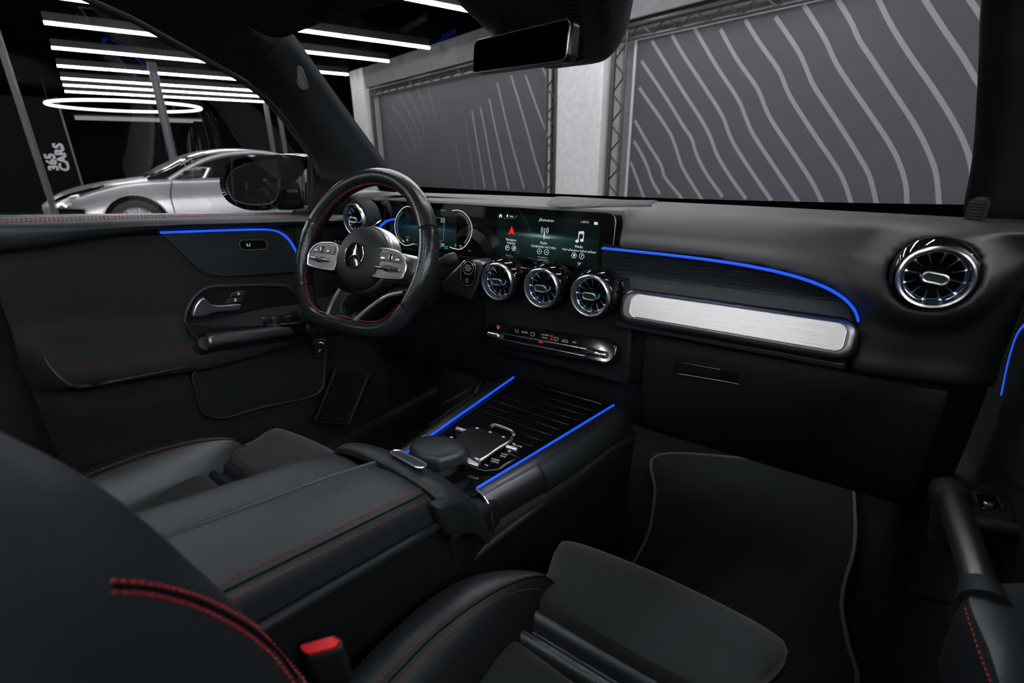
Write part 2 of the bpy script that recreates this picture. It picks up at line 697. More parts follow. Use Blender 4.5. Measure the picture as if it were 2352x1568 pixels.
banner(5.36, 10.62, .3, 2.5, 'grey banner with faint wavy lines, farther one beyond the steering wheel', LL, LF)


def truss(p, q, off, label, step=.29):
    """two chords with zigzag lacing from p to q"""
    t = thing('lattice_truss', label, 'truss', p, group='lattice trusses around the banners')
    mk('main_chord', tube([p, q], .028, 10), steel, t)
    mk('thin_chord', tube([p + off, q + off], .014, 8), steel, t)
    n = int((q - p).length / step)
    d = (q - p) / n
    for i in range(n):
        mk('lacing', tube([p + d * i, p + d * (i + .5) + off], .0095, 6), steel, t)
        mk('lacing', tube([p + d * (i + .5) + off, p + d * (i + 1)], .0095, 6), steel, t)


truss(R(4.9, 4.22, .3), R(4.9, 4.22, 2.56), RB * -.17, 'black upright lattice truss along the nearer striped banner')
truss(R(4.9, 5.14, .3), R(4.9, 5.14, 2.56), RB * .2, 'black upright lattice truss beside the farther striped banner')
truss(R(4.9, -2.2, 2.55), R(4.9, 4.2, 2.55), V(0, 0, -.13), 'black horizontal lattice truss over the nearer striped banner', .31)
truss(R(4.9, 5.2, 2.56), R(4.9, 10.66, 2.56), V(0, 0, -.12), 'black horizontal lattice truss over the farther striped banner', .31)
truss(R(4.9, 10.72, .3), R(4.9, 10.72, 2.56), RB * -.1, 'black upright lattice truss at the far end by the last column', .29)

# ceiling light tubes: the bank in view, then unseen ones added for light
TZ = 2.86


def light_tube(a0, a1, b, label, m=None):
    t = thing('light_tube', label, 'light', R((a0 + a1) / 2, b, TZ), group='light tubes on the ceiling')
    mk('diffuser', tube([R(a0, b, TZ), R(a1, b, TZ)], .018, 10), m or tubem, t)
    mk('housing', rbox(a0, a1, b - .02, b + .02, TZ + .02, 2.985), steel, t, smooth=False)
    return t


seen = [(5.63, 'white ceiling light tube nearest the mirror, only its end in sight'), (7.78, 'longest white ceiling light tube, ending beside the roof edge'),
        (9.22, 'white ceiling light tube, second counted down the windscreen corner'), (11.1, 'white ceiling light tube, third counted down the windscreen corner'),
        (13.08, 'white ceiling light tube just where the grey post meets the ceiling'), (14.95, 'white ceiling light tube, first of the close-set far trio'),
        (16.2, 'white ceiling light tube, middle of the close-set far trio'), (17.65, 'white ceiling light tube, last of the far trio above the ring')]
for b, lab in seen:
    light_tube(-.02, 4.62, b, lab)
tubes = emit('added_tube_glow', (1, .985, .99), TUBE_E * 1.3)  # stronger glow for unseen tubes, added to light cabin and trim bar
for b in (3.9, 2.3):
    light_tube(-.02, 4.62, b, 'unseen ceiling light tube over the car, strengthened to light the hall', tubes)
for b in (.9, -.5, -1.9, -2.7, -3.4):
    light_tube(-2.4, 2.6, b, 'added ceiling light tube over the car roof, unseen, lighting the cabin', tubes)
for b in (3.2, 1.6, 0, -1.6, -3.0):
    light_tube(-5.6, -2.8, b, 'added ceiling light tube behind the car, unseen, lighting the cabin', tubes)
for b in (14.8, 13.0, 11.2, 9.4, 7.6, 5.7):  # unseen bank, boosted to light the silver car
    light_tube(-5.6, -1.8, b, 'added ceiling light tube, unseen, lighting the silver car', tubes)
for k, b in enumerate((19.9, 20.3)):
    mkb = thing('reflection_bar', ('upper', 'lower')[k] + ' of two dim bars glowing in place of a far reflection', 'light', R(1.6, b, 2.5))
    mk('diffuser', tube([R(.02, b, 2.42 - k * .03), R(3.2 - k * .2, b, 2.42 - k * .03)], .025, 8), emit('dim_reflection_glow', (.9, .9, .92), .35), mkb)  # glowing bar stands in for a dim far reflection
    mk('housing', rbox(.02, 3.2 - k * .2, b - .02, b + .02, 2.44 - k * .03, 2.48 - k * .03), steel, mkb, smooth=False)

rg = thing('ring_lamp', 'large white ring lamp hanging beyond the silver car', 'lamp', R(1.02, 15.05, 2.38))
mk('glowing_ring', tube([R(1.02 + 1.42 * math.cos(k * math.pi / 36), 15.05 + 1.42 * math.sin(k * math.pi / 36), 2.38) for k in range(72)], .028, 8, closed=True), ringm, rg)
for k in (9, 33, 57):
    p = R(1.02 + 1.42 * math.cos(k * math.pi / 36), 15.05 + 1.42 * math.sin(k * math.pi / 36), 2.4)
    mk('hanging_wire', tube([p, V(p.x, p.y, 2.98)], .002, 5), steel, rg)

postm = M('grey_post_paint', (.075, .075, .08), .6)
tag(mk('slim_post', tube([R(1.38, 12.6, 0), R(1.38, 12.6, 2.98)], .075, 14), postm), 'slim grey post standing behind the silver car windscreen', 'post')
dp = thing('door_frame', 'grey steel door frame beyond the door mirror', 'frame', R(4.4, 16, 0))
for a in (4.2, 4.52):
    mk('upright', rbox(a - .05, a + .05, 15.95, 16.05, 0, 2.6), postm, dp, smooth=False)
mk('header', rbox(4.15, 4.57, 15.95, 16.05, 2.6, 2.7), postm, dp, smooth=False)

# dark partition with the upright lettering
pt = thing('partition_panel', 'dark partition panel with upright white lettering near the silver nose', 'partition', R(-.7, 17.5, 0))
mk('panel', rbox(-3.2, -.22, 17.5, 17.6, 0, 2.7), wallm, pt, smooth=False)
mk('edge_profile', rbox(-.24, -.2, 17.46, 17.5, 0, 2.7), postm, pt, smooth=False)
ltm = M('lettering_white', (.42, .42, .44), .6)
text('365', R(-.675, 17.48, 1.22), V(0, 0, 1), -RA, .27, ltm, pt, bold=.012)
text('CARS', R(-.46, 17.48, 1.33), V(0, 0, 1), -RA, .27, ltm, pt, bold=.012)
gl = thing('glass_partition_post', 'thin dark upright rail at the far left of the hall', 'rail', R(-.43, 8, 0))
mk('upright', rbox(-.455, -.405, 7.97, 8.03, 0, 2.98), steel, gl, smooth=False)
mk('edge_strip', rbox(-.40, -.392, 7.98, 8.02, 0, 2.98), postm, gl, smooth=False)

# ------------------------------------------------------------------ silver sports car
paint = M('silver_car_paint', (.43, .43, .45), .3, .55, coat=.6)
dglass = M('dark_car_glass', (.008, .008, .01), .04)
tyre = M('tyre_rubber', (.012, .012, .013), .7)
sc = thing('sports_car', 'low silver sports car parked outside the driver window', 'car', R(1.6, 10.45, 0))
BC = 10.45
st = [(-.66, .40, .40, .60, .64), (-.56, .62, .28, .66, .71), (-.42, .78, .22, .70, .79), (-.2, .9, .2, .78, .86), (.1, .95, .2, .87, .92), (.42, .97, .2, .93, .96), (.8, .965, .2, .95, 1.0),
      (1.2, .95, .2, .95, .99), (2.0, .95, .2, .96, .99), (3.0, .99, .2, 1.0, 1.03), (3.6, .98, .25, .98, 1.02), (3.95, .85, .42, .9, .95)]
rows = []
for a, hw, zb, zs, zt in st:
    h = [(hw * .93, zb), (hw, zb + .12), (hw * .985, zb * .45 + zs * .55 - .06), (hw * .965, zb * .3 + zs * .7), (hw, zs - .06), (hw * .94, zs), (hw * .55, zt - .005), (0, zt)]
    sec = [R(a, BC - x, z) for x, z in h] + [R(a, BC + x, z) for x, z in h[-2::-1]]
    rows.append(cr(sec, 2))
cols = [cr([r[j] for r in rows], 4) for j in range(len(rows[0]))]
rr = [[c[i] for c in cols] for i in range(len(cols[0]))]
g = grid(rr)
m_ = len(rr[0])
g[1].append(tuple(range(m_)))
g[1].append(tuple(range((len(rr) - 1) * m_, len(rr) * m_)))
mk('body', g, paint, sc)
gh = [(.66, .62, .74, 1.0), (.95, .66, .72, 1.13), (1.3, .66, .67, 1.29), (1.62, .66, .62, 1.375), (2.05, .66, .6, 1.40), (2.5, .66, .58, 1.375), (3.0, .66, .6, 1.22), (3.5, .6, .66, 1.03)]
rows = [[R(a, BC - .83, .93), R(a, BC - .8, .97), R(a, BC - w_ - .05, z * .75 + .25), R(a, BC - w_ * .9, z - .03), R(a, BC - w_ * .45, z), R(a, BC, z + .008), R(a, BC + w_ * .45, z), R(a, BC + w_ * .9, z - .03), R(a, BC + .8, .97), R(a, BC + .83, .93)] for a, b_, w_, z in gh]
mk('greenhouse_glass', patch(rows, 3, 2), dglass, sc)
for s in (-1, 1):
    mk('roof_rail', tube(cr([R(.92, BC + s * .84, .95), R(1.25, BC + s * .76, 1.13), R(1.6, BC + s * .68, 1.27), R(2.0, BC + s * .64, 1.335), R(2.5, BC + s * .62, 1.33), R(3.2, BC + s * .72, 1.12), R(3.6, BC + s * .8, 1.0)], 5), .036, 10), paint, sc)
rows = [[R(a, BC + k * .56 * (1 - .02 * abs(k)), z + .012 - .035 * k * k) for k in (-1, -.5, 0, .5, 1)] for a, z in ((1.55, 1.36), (1.8, 1.395), (2.1, 1.405), (2.45, 1.38), (2.7, 1.325))]
mk('roof_panel', patch(rows, 3, 3), paint, sc, solid=.01)
for k in range(4):
    o_ = -.42 + k * .28
    mk('windscreen_band', tube(cr([R(.72, BC + o_, 1.025), R(1.0, BC + o_, 1.165), R(1.3, BC + o_, 1.305), R(1.6, BC + o_, 1.385)], 4), .02, 6, flat=.4), silverd, sc)
for aw, rr_ in ((.4, .345), (3.05, .36)):
    arch = mk('wheel_arch', lathe([(.001, 0), (rr_ + .055, 0), (rr_ + .055, .02), (.001, .02)], R(aw, BC - .985, .36), -RB, 40), black, sc)
    mk('arch_lip', tube([R(aw + (rr_ + .06) * math.cos(k * math.pi / 24), BC - .985, .36 + (rr_ + .06) * math.sin(k * math.pi / 24)) for k in range(25)], .014, 8), paint, sc)
    wh = mk('wheel', lathe([(.2, .0), (rr_ - .02, .0), (rr_, .02), (rr_, .1), (rr_ - .03, .12), (.25, .125), (.23, .11)], R(aw, BC - .93, .345), -RB, 48), tyre, sc)
    mk('rim', lathe([(.245, .0), (.245, .015), (.23, .015), (.22, -.03), (.05, -.02), (.04, .0), (.001, .0)], R(aw, BC - 1.045, .345), -RB, 40), silverd, wh)
    for k in range(10):
        an = k * math.pi / 5
        mk('spoke', bar(R(aw + .04 * math.cos(an), BC - 1.05, .345 + .04 * math.sin(an)), R(aw + .235 * math.cos(an + .1), BC - 1.06, .345 + .235 * math.sin(an + .1)), .03, .02, RB), silver, wh, smooth=False)
K = lambda u, v, B: R(*(lambda p: ((p - CAM).dot(RA), B))(at(u, v, p=CAM + RB * B, n=RB)), at(u, v, p=CAM + RB * B, n=RB).z)
mk('headlight', join(tube([K(u, v, 9.6) for u, v in ((143, 455), (160, 450), (180, 447))], .025, 8, flat=.6)), emit('headlight_glow', (1, 1, 1), 1.2), sc)
mk('headlight_bezel', tube(cr([K(u, v, 9.62) for u, v in ((125, 465), (150, 452), (195, 440), (240, 428))], 4), .05, 8, flat=.5), gloss, sc)
mk('fog_light', tube(cr([K(u, v, 9.58) for u, v in ((126, 476), (140, 468), (154, 475))], 4), .02, 8), emit('fog_light_glow', (1, 1, 1), 1.2), sc)
mk('air_intake', prism([(-.2, -.06), (.2, -.09), (.22, .03), (-.1, .06)], K(150, 487, 9.66), RA, V(0, 0, 1), 0, .12), black, sc)
mk('door_seam', tube(cr([K(395, 416, 9.485), K(392, 445, 9.485), K(397, 470, 9.485), K(403, 492, 9.485)], 4), .006, 6), black, sc)
mk('side_crease', tube(cr([K(230, 432, 9.5), K(300, 424, 9.5), K(345, 418, 9.5), K(390, 416, 9.49)], 4), .008, 6), paint, sc)
mk('wing_mirror', patch([[R(1.05, 9.42, 1.0), R(1.05, 9.36, 1.02), R(1.05, 9.3, 1.01), R(1.05, 9.42, .99)], [R(1.15, 9.45, 1.02), R(1.13, 9.3, 1.1), R(1.14, 9.2, 1.05), R(1.15, 9.45, .99)], [R(1.32, 9.46, 1.03), R(1.33, 9.32, 1.12), R(1.34, 9.2, 1.07), R(1.32, 9.46, 1.0)]], 4, 4), glossr, sc, solid=.02)

# ================================================================== CABIN SHELL
cb = thing('car_cabin', 'charcoal headliner, pillars and carpet of the car cabin', 'car cabin', (0, .5, .36))
airb = M('grey_tag', (.09, .09, .095), .6)


def ws_base(x):
    return V(x, 1.185 - .125 * (x / .62) ** 2, 1.148 + .018 * (x / .62) ** 2)


def ws_top(x):
    return V(x * .87, .752 - .062 * (x / .62) ** 2, 1.522 - .012 * (x / .62) ** 2)


rows = []
for i in range(9):
    t = i / 8
    rows.append([ws_base(x).lerp(ws_top(x), t) + V(0, .018, .02) * math.sin(math.pi * t) for x in (-.70, -.5, -.3, -.1, .1, .3, .5, .70)])
mk('windscreen', patch(rows, 2, 2), wind, cb, label='clear windscreen glass')
rows = [[ws_base(x).lerp(ws_top(x), t) - V(0, .004, .002) for x in (-.70, -.5, -.25, 0, .25, .5, .70)] for t in (-.09, -.02, .012, .026)]
mk('black_glass_border', patch(rows, 2, 3), black, cb)

# front header and headliner
rows = []
for y_, z_ in ((.0, 1.512), (-.035, 1.508), (-.09, 1.522), (-.2, 1.542), (-.36, 1.553), (-.46, 1.556)):
    rows.append([V(x, .752 - .062 * (x / .54) ** 2 + y_, z_ - .03 * (x / .54) ** 4) for x in (-.545, -.4, -.2, 0, .2, .4, .545)])
mk('headliner', patch(rows, 3, 3), headl, cb)

rows = []
for y_, z_ in ((-.85, 1.575), (-1.2, 1.57), (-1.6, 1.56), (-2.0, 1.52)):
    rows.append([V(x, y_, z_ - .03 * (x / .54) ** 4) for x in (-.545, -.4, -.2, 0, .2, .4, .545)])
mk('headliner', patch(rows, 3, 3), headl, cb)
rows = [[V(x, y, z) for x in (-.5, -.25, 0, .25, .5)] for y, z in ((.36, 1.585), (0, 1.6), (-.5, 1.605), (-.95, 1.595))]
mk('added_sunroof_glass', patch(rows, 3, 3), wind, cb)  # added unseen roof opening: tube light reaches the trim bar and seats

def rail(s):
    def q(p):
        return V(p.x if s < 0 else -p.x - .0, p.y, p.z)
    rows = []
    for o, i in ((at(565, 182, x=-.68), V(-.552, .694, 1.488)), (at(400, 90, x=-.665), V(-.5, .60, 1.53)), (at(250, 12, x=-.65), V(-.48, .45, 1.55)), (V(-.64, .25, 1.53), V(-.46, .25, 1.56)), (V(-.64, -.3, 1.535), V(-.45, -.3, 1.57)), (V(-.64, -1.2, 1.53), V(-.47, -1.2, 1.565)), (V(-.62, -2.0, 1.5), V(-.48, -2.0, 1.53))):
        m1 = o.lerp(i, .33) + V(.02, -.012, -.012)
        m2 = o.lerp(i, .66) + V(.012, -.016, -.016)
        rows.append([q(o), q(m1), q(m2), q(i)])
    return rows


mk('roof_rail_trim', patch(rail(-1), 4, 4), headl, cb)
mk('roof_rail_trim', patch(rail(1), 4, 4), headl, cb)
# driver side windscreen pillar
rows = []
for (o, xo), (i, xi) in zip((((735, 410), -.70), ((722, 362), -.70), ((642, 252), -.69), ((565, 182), -.68)), (((905, 418), -.645), ((872, 372), -.63), ((782, 252), -.605), ((656, 78), -.556))):
    a, b = at(*o, x=xo), at(*i, x=xi)
    rows.append([a, a.lerp(b, .25) + V(.022, -.02, -.005), a.lerp(b, .55) + V(.028, -.022, -.008), a.lerp(b, .85) + V(.012, -.008, -.004), b, b + V(-.02, .03, .01)])
mk('pillar_trim', patch(rows, 6, 4), headl, cb, label='charcoal pillar cover beside the driver window')
mk('pillar_seam', tube(cr([at(567, 182, x=-.655), at(605, 150, x=-.62), at(638, 110, x=-.585), at(655, 82, x=-.556)], 4), .0012, 6), black, cb)
# small oval tag on the pillar
c0, c1 = at(690, 172, x=-.60), at(702, 206, x=-.607)
ax = (c0 - c1).normalized()
nn = V(.72, -.66, .2).normalized()
sx = ax.cross(nn).normalized()
tg = mk('airbag_tag', prism(rrect(.022, .05, .0105), (c0 + c1) / 2 + nn * .026, sx, ax, -.004, .0015), airb, cb, bevel=.001, label='small grey oval airbag tag')
text('AIRBAG', (c0 + c1) / 2 + nn * .0278, ax, -sx, .011, prntd, tg)
# seal between pillar and side glass
mk('window_seal', tube(cr([at(735, 400, x=-.712), at(716, 358, x=-.712), at(637, 254, x=-.703), at(558, 184, x=-.693), at(398, 94, x=-.678), at(246, 14, x=-.663), V(-.652, .25, 1.535), V(-.65, -.2, 1.545)], 5), .009, 8), rubber, cb)
# passenger side windscreen pillar
inner = [V(.628, 1.10, 1.14), V(.617, 1.042, 1.173), V(.601, .96, 1.248), V(.574, .872, 1.342), V(.556, .826, 1.407), V(.54, .72, 1.49)]
rows = [[p + V(.02, .05, .005), p, p + V(.022, -.02, 0), p + V(.05, -.07, -.002), p + V(.085, -.12, 0), p + V(.12, -.12, 0)] for p in inner]
mk('pillar_trim', patch(rows, 4, 4), headl, cb, label='charcoal pillar cover beside the passenger window')
# ribbed tweeter cover at its foot
tp = [at(2214, 520, y=.95), at(2248, 524, y=.93), at(2254, 460, y=.91), at(2232, 455, y=.93)]
cen = sum(tp, V(0, 0, 0)) / 4
ex, ey = (tp[1] - tp[0]).normalized(), (tp[3] - tp[0]).normalized()
tw = mk('tweeter_cover', prism(rrect(.027, .056, .010), cen + V(0, -.004, -.004), ex, ey, -.008, .002), headl, cb, bevel=.002, label='ribbed black tweeter cover')
for k in range(11):
    mk('rib', bar(cen + ey * (-.026 + k * .0046) - ex * .010 + V(0, -.0082, -.002), cen + ey * (-.026 + k * .0046) + ex * .010 + V(0, -.0082, -.002), .0018, .0018), soft2, tw, smooth=False)
# lower middle pillar beside the driver seat
rows = [[V(-.70, -.4, z), V(-.70, 0, z), V(-.685, .10, z), V(-.70, .16, z), V(-.74, .18, z)] for z in (.36, .6, .9, 1.2, 1.53)]
mk('middle_pillar_trim', patch(rows, 3, 3), soft2, cb)
# upper middle pillars, rear pillars and rear side panels behind the front seats
for s in (-1, 1):
    mk('middle_pillar_trim', patch([[V(s * .735, -.06, 1.12), V(s * .70, -.02, 1.12), V(s * .69, -.10, 1.12), V(s * .735, -.16, 1.12)], [V(s * .70, -.08, 1.34), V(s * .665, -.05, 1.34), V(s * .66, -.13, 1.34), V(s * .70, -.18, 1.34)], [V(s * .65, -.1, 1.55), V(s * .61, -.08, 1.55), V(s * .61, -.16, 1.55), V(s * .65, -.2, 1.55)]], 3, 3), headl, cb)
    mk('rear_pillar_trim', patch([[V(s * .735, -1.15, 1.12), V(s * .70, -1.2, 1.12), V(s * .69, -1.4, 1.12), V(s * .66, -1.95, 1.12)], [V(s * .70, -1.05, 1.34), V(s * .665, -1.1, 1.34), V(s * .66, -1.3, 1.34), V(s * .62, -1.8, 1.34)], [V(s * .64, -.95, 1.55), V(s * .61, -1.0, 1.55), V(s * .6, -1.2, 1.55), V(s * .58, -1.7, 1.55)]], 3, 3), headl, cb)
    mk('rear_side_panel', patch([[V(s * .72, y, z) for y in (.17, -.3, -.8, -1.4, -2.0)] for z in (.36, .7, 1.0, 1.15)], 2, 2), soft2, cb)
mk('rear_bulkhead', patch([[V(x, -2.0, z) for x in (-.72, -.3, .3, .72)] for z in (.36, .7, 1.05)], 2, 2), soft2, cb)
mk('rear_bench', patch([[V(x, y, z) for x in (-.66, -.3, 0, .3, .66)] for y, z in ((-.45, .38), (-.45, .66), (-.5, .70), (-.85, .66), (-.95, .75), (-1.1, 1.08), (-1.2, 1.1), (-1.25, .7))], 3, 3), leather2, cb)
# carpet and toe board
rows = [[V(x, y, z) for x in (-.74, -.5, -.2, .1, .4, .62, .75)] for y, z in ((-2.0, .36), (-.6, .36), (0, .36), (.5, .36), (.9, .36), (1.2, .36), (1.42, .365), (1.52, .5), (1.56, .8))]
mk('floor_carpet', patch(rows, 4, 3), carpetd, cb)
for s in (-1, 1):
    mk('door_sill', sweep([V(s * .71, -.5, .40), V(s * .71, 1.2, .40)], [(-.04, -.06), (.04, -.06), (.04, .035), (.02, .05), (-.02, .05), (-.04, .035)], V(0, 0, 1)), soft, cb, bevel=.01)
# kick panel ahead of the passenger door
rows = [[V(.722, y, z) for y in (.78, .95, 1.15, 1.6)] for z in (.36, .6, .9, 1.14)]
mk('kick_panel', patch(rows, 3, 3), soft2, cb)
rows = [[V(-.705, y, z) for y in (.74, .95, 1.15, 1.6)] for z in (.36, .6, .9, 1.12)]
mk('kick_panel', patch(rows, 3, 3), soft2, cb)

# passenger floor mat with piping
mp = cr([at(u, v, z=.385 if v > 1150 else .40) for u, v in ((1512, 1045), (1730, 1055), (1925, 1078), (1955, 1100), (1964, 1180), (1962, 1260), (1940, 1340), (1934, 1400), (1948, 1480), (1955, 1590), (1700, 1640), (1400, 1500), (1440, 1330), (1490, 1225), (1505, 1130))], 5, closed=True)
fm = thing('floor_mat', 'black floor mat with grey piping in front of the passenger seat', 'floor mat', (.37, 1.0, .37))
cz = sum(mp, V(0, 0, 0)) / len(mp)
g = ([cz + V(0, 0, .004)] + mp + [p - V(0, 0, .012) for p in mp], [(0, i + 1, (i + 1) % len(mp) + 1) for i in range(len(mp))] + [(i + 1, len(mp) + 1 + i, len(mp) + 1 + (i + 1) % len(mp), (i + 1) % len(mp) + 1) for i in range(len(mp))])
mk('mat_pile', g, carpet, fm, sharp=60)
mk('piping', tube(mp, .0045, 6, closed=True), M('grey_piping', (.045, .05, .053), .8), fm)

# footrest and pedals
fr = thing('foot_rest', 'black ribbed foot rest panel beside the driver pedals', 'foot rest', (-.6, 1.05, .4))
q = [at(725, 968, x=-.66), at(772, 846, x=-.64), at(848, 860, x=-.56), at(800, 975, x=-.57)]
mk('pad', ([*q, *[p + V(-.02, .03, -.02) for p in q]], [(0, 1, 2, 3), (4, 7, 6, 5), (0, 4, 5, 1), (1, 5, 6, 2), (2, 6, 7, 3), (3, 7, 4, 0)]), black, fr, bevel=.008)
mk('frame', tube(q, .006, 8, closed=True), soft2, fr)
for nm, x0, lab in (('accelerator_pedal', -.235, 'slim dark accelerator pedal beside the console'), ('brake_pedal', -.33, 'wide dark brake pedal under the steering wheel')):
    pd = thing(nm, lab, 'pedal', (x0, .97, .5))
    w_ = .05 if nm[0] == 'a' else .085
    mk('pad', prism(rrect(w_, .15 if nm[0] == 'a' else .07, .01), (x0, .96, .56), V(1, 0, 0), V(0, .45, .89), -.012, 0), rubber, pd, bevel=.003)
    mk('arm', tube(cr([V(x0, .97, .58), V(x0, 1.05, .68), V(x0, 1.1, .8)], 4), .012, 8), soft, pd)

# ------------------------------------------------------------------ rear-view mirror and its sensor box
ml, mr = at(1088, 132, y=.762), at(1308, 90, y=.69)
ex = (mr - ml).normalized()
ey = V(0, .10, 1)
ey = (ey - ex * ey.dot(ex)).normalized()
ez = ex.cross(ey)     # towards the seats when negative y
mc = (ml + mr) / 2
W = (mr - ml).length
rv = thing('rear_view_mirror', 'frameless dark rear-view mirror hanging below the roof', 'mirror', mc)
shape = rrect(W, .052, .011)
shape = [(a, b * (1 + .03 * a / W)) for a, b in shape]
mk('housing', prism(shape, mc, ex, ey, -.022, 0), glossr, rv, bevel=.006, seg=3)
mk('mirror_glass', prism([(a * .985, b * .94) for a, b in shape], mc, ex, ey, -.002, .0015), mirrd, rv, bevel=.001)
mk('edge_ring', tube([mc + ex * a * .99 + ey * b * .965 + ez * .0005 for a, b in shape], .0011, 6, closed=True), silver, rv)
stem_t = mc + ex * .012 + V(0, .02, .0)
mk('stem', tube([stem_t + V(0, .012, -.02), stem_t + V(.0, .02, .03), stem_t + V(0, .04, .09)], .009, 12), silverd, rv)

sb = thing('sensor_box', 'ribbed black camera housing on the windscreen behind the mirror', 'sensor box', (.03, .8, 1.45))


def wsp(x, t, d):
    """a point under the windscreen: t up the glass, d metres below it"""
    n = V(0, -.655, -.755)
    return ws_base(x).lerp(ws_top(x), t) + V(0, .018, .02) * math.sin(math.pi * t) + n * d


rows = []
for t, hw, d in ((.672, .045, .006), (.684, .07, .026), (.71, .092, .042), (.75, .112, .053), (.81, .132, .060), (.9, .16, .064), (1.0, .185, .060), (1.08, .19, .048)):
    xc, k = .014, 1 / .93
    hl = hw * (.66 + .5 * max(0, t - .72))
    rows.append([wsp((xc - hl) * k, t, .002), wsp((xc - hl * .95) * k, t, d * .6), wsp((xc - hl * .72) * k, t, d), wsp(xc * k, t, d * 1.04), wsp((xc + hw * .72) * k, t, d), wsp((xc + hw * .95) * k, t, d * .6), wsp((xc + hw) * k, t, .002)])
gsb = patch(rows, 4, 4)
mk('shell', gsb, soft, sb)
tsb = bvh(gsb)
for k in range(15):
    v_ = 8 + k * 9.2
    u_ = 1281 + max(0, v_ - 8) * .24
    P, N = on(tsb, ((u_, v_ + 6), (u_ + 48 - k * 1.2, v_ - 6)), .0012, 4)
    if len(P) > 2:
        mk('rib', tube(P, .0019, 6), soft, sb)
for k in range(10):
    v_ = 6 + k * 8
    P, N = on(tsb, ((1367 + k * 2.0, v_), (1394 + k * 1.7, v_ - 21)), .0012, 4)
    if len(P) > 2:
        mk('rib', tube(P, .0017, 6), soft, sb)
for k in range(9):
    P, N = on(tsb, ((1140 + k * 6, 30 + k * 5), (1185 + k * 4, 28 + k * 5)), .0008, 4)
    if len(P) > 2:
        mk('rib', tube(P, .0015, 6), soft, sb)

# ================================================================== DASHBOARD
db = thing('dashboard', 'black soft dashboard with blue light line and dark lined panel', 'dashboard', (0, .9, .6))


def pocket(x, z):
    g = (max(0, (x - .10)) / .422) ** 4 + (max(0, (z - .97)) / .122) ** 4
    return g ** .25


def dash_pt(x, t):
    P = [(1.185, 1.142), (1.12, 1.152), (1.03, 1.157), (.96, 1.152), (.91, 1.14), (.872, 1.121), (.852, 1.098), (.846, 1.06), (.846, 1.02), (.846, .985), (.84, .962), (.846, .948), (.875, .938)]
    k = t * (len(P) - 1)
    i = min(int(k), len(P) - 2)
    f = k - i
    a, b, c, d = P[max(i - 1, 0)], P[i], P[i + 1], P[min(i + 2, len(P) - 1)]
    q = [.5 * (2 * b[j] + (c[j] - a[j]) * f + (2 * a[j] - 5 * b[j] + 4 * c[j] - d[j]) * f * f + (3 * b[j] - a[j] - 3 * c[j] + d[j]) * f ** 3) for j in (0, 1)]
    y, z = q
    fr = max(0, 1 - t / .45)
    y -= .125 * (x / .62) ** 2 * smooth01(fr * 1.6)
    z += .008 * (x / .62) ** 2 * fr
    if abs(x) > .6:
        y += (abs(x) - .6) ** 2 * 4.5
    # square ledge behind the wide display
    wz = smooth01((x + .522) / .018) * smooth01((.15 - x) / .03)
    if wz > 0 and t > .2:
        P2 = [(.96, 1.154), (.93, 1.154), (.905, 1.151), (.896, 1.145), (.90, 1.12), (.905, 1.08), (.905, 1.04), (.905, 1.0), (.905, .96), (.905, .94)]
        k = max(0, (t - .25) / .75) * (len(P2) - 1)
        i = min(int(k), len(P2) - 2)
        f = k - i
        y2 = P2[i][0] + (P2[i + 1][0] - P2[i][0]) * f
        z2 = P2[i][1] + (P2[i + 1][1] - P2[i][1]) * f
        wz *= smooth01((t - .2) / .06)
        y, z = y + (y2 - y) * wz, z + (z2 - z) * wz
    # bosses around the round side vents
    for cx, cz in ((.584, 1.101), (-.543, 1.1055)):
        d_ = math.hypot(x - cx, (z - cz) * (1 if z < cz else 1.25))
        y -= .030 * smooth01((.092 - d_) / .045) * smooth01((.985 - y) / .10)
        y += .075 * smooth01((.0465 - math.hypot(x - cx, z - cz)) / .008)
    # recess for the lined panel in front of the passenger
    if x > .05 and t > .4:
        r = pocket(x, z)
        y += .034 * smooth01((1.0 - r) / .05)
        y -= .012 * smooth01((1.22 - r) / .16) * (1 if r >= 1 else 0)
    if x < -.05 and t > .45:
        y += .02 * smooth01((-.05 - x) / .1) * smooth01((1.1 - z) / .06)
    return V(x, y, z)


NX, NT = 210, 96
rows = [[dash_pt(-.69 + 1.375 * i / NX, j / NT) for j in range(NT + 1)] for i in range(NX + 1)]
mk('upper_pad', grid(rows), padm, db, sharp=0)
tdash = bvh(grid(rows))
# lower knee panels
rows = []
for y, z in ((.90, .965), (.872, .945), (.868, .90), (.88, .80), (.905, .73), (.95, .69), (1.1, .68), (1.3, .70)):
    rows.append([V(x, y + (.03 if abs(x) > .6 else 0), z) for x in (-.69, -.6, -.4, -.2, .0, .2, .4, .6, .685)])
mk('lower_panel', patch(rows, 4, 2), soft2, db)
# glovebox door with its handle
gd = []
for y, z in ((.865, .936), (.861, .90), (.872, .80), (.899, .73), (.925, .705)):
    gd.append([V(x, y - .004, z) for x in (.203, .3, .45, .6, .64)])
gb = mk('glovebox_door', patch(gd, 4, 3), soft2, db, solid=.004, bevel=.0015)
gdn = V(0, -1, .12).normalized()
ha, hb, hc, hd = [at(u, v, y=.849) for u, v in ((1552, 828), (1655, 846), (1655, 872), (1552, 855))]
mk('handle', ([ha, hb, hc, hd] + [p + V(0, .012, 0) for p in (ha, hb, hc, hd)], [(0, 1, 2, 3), (4, 7, 6, 5), (0, 4, 5, 1), (1, 5, 6, 2), (2, 6, 7, 3), (3, 7, 4, 0)]), glossr, gb, bevel=.003)
ra = [at(u, v, y=.8515) for u, v in ((1656, 850), (1692, 857), (1698, 866), (1696, 881), (1656, 874))]
mk('finger_recess', (ra, [(0, 1, 2, 3, 4)]), black, gb)
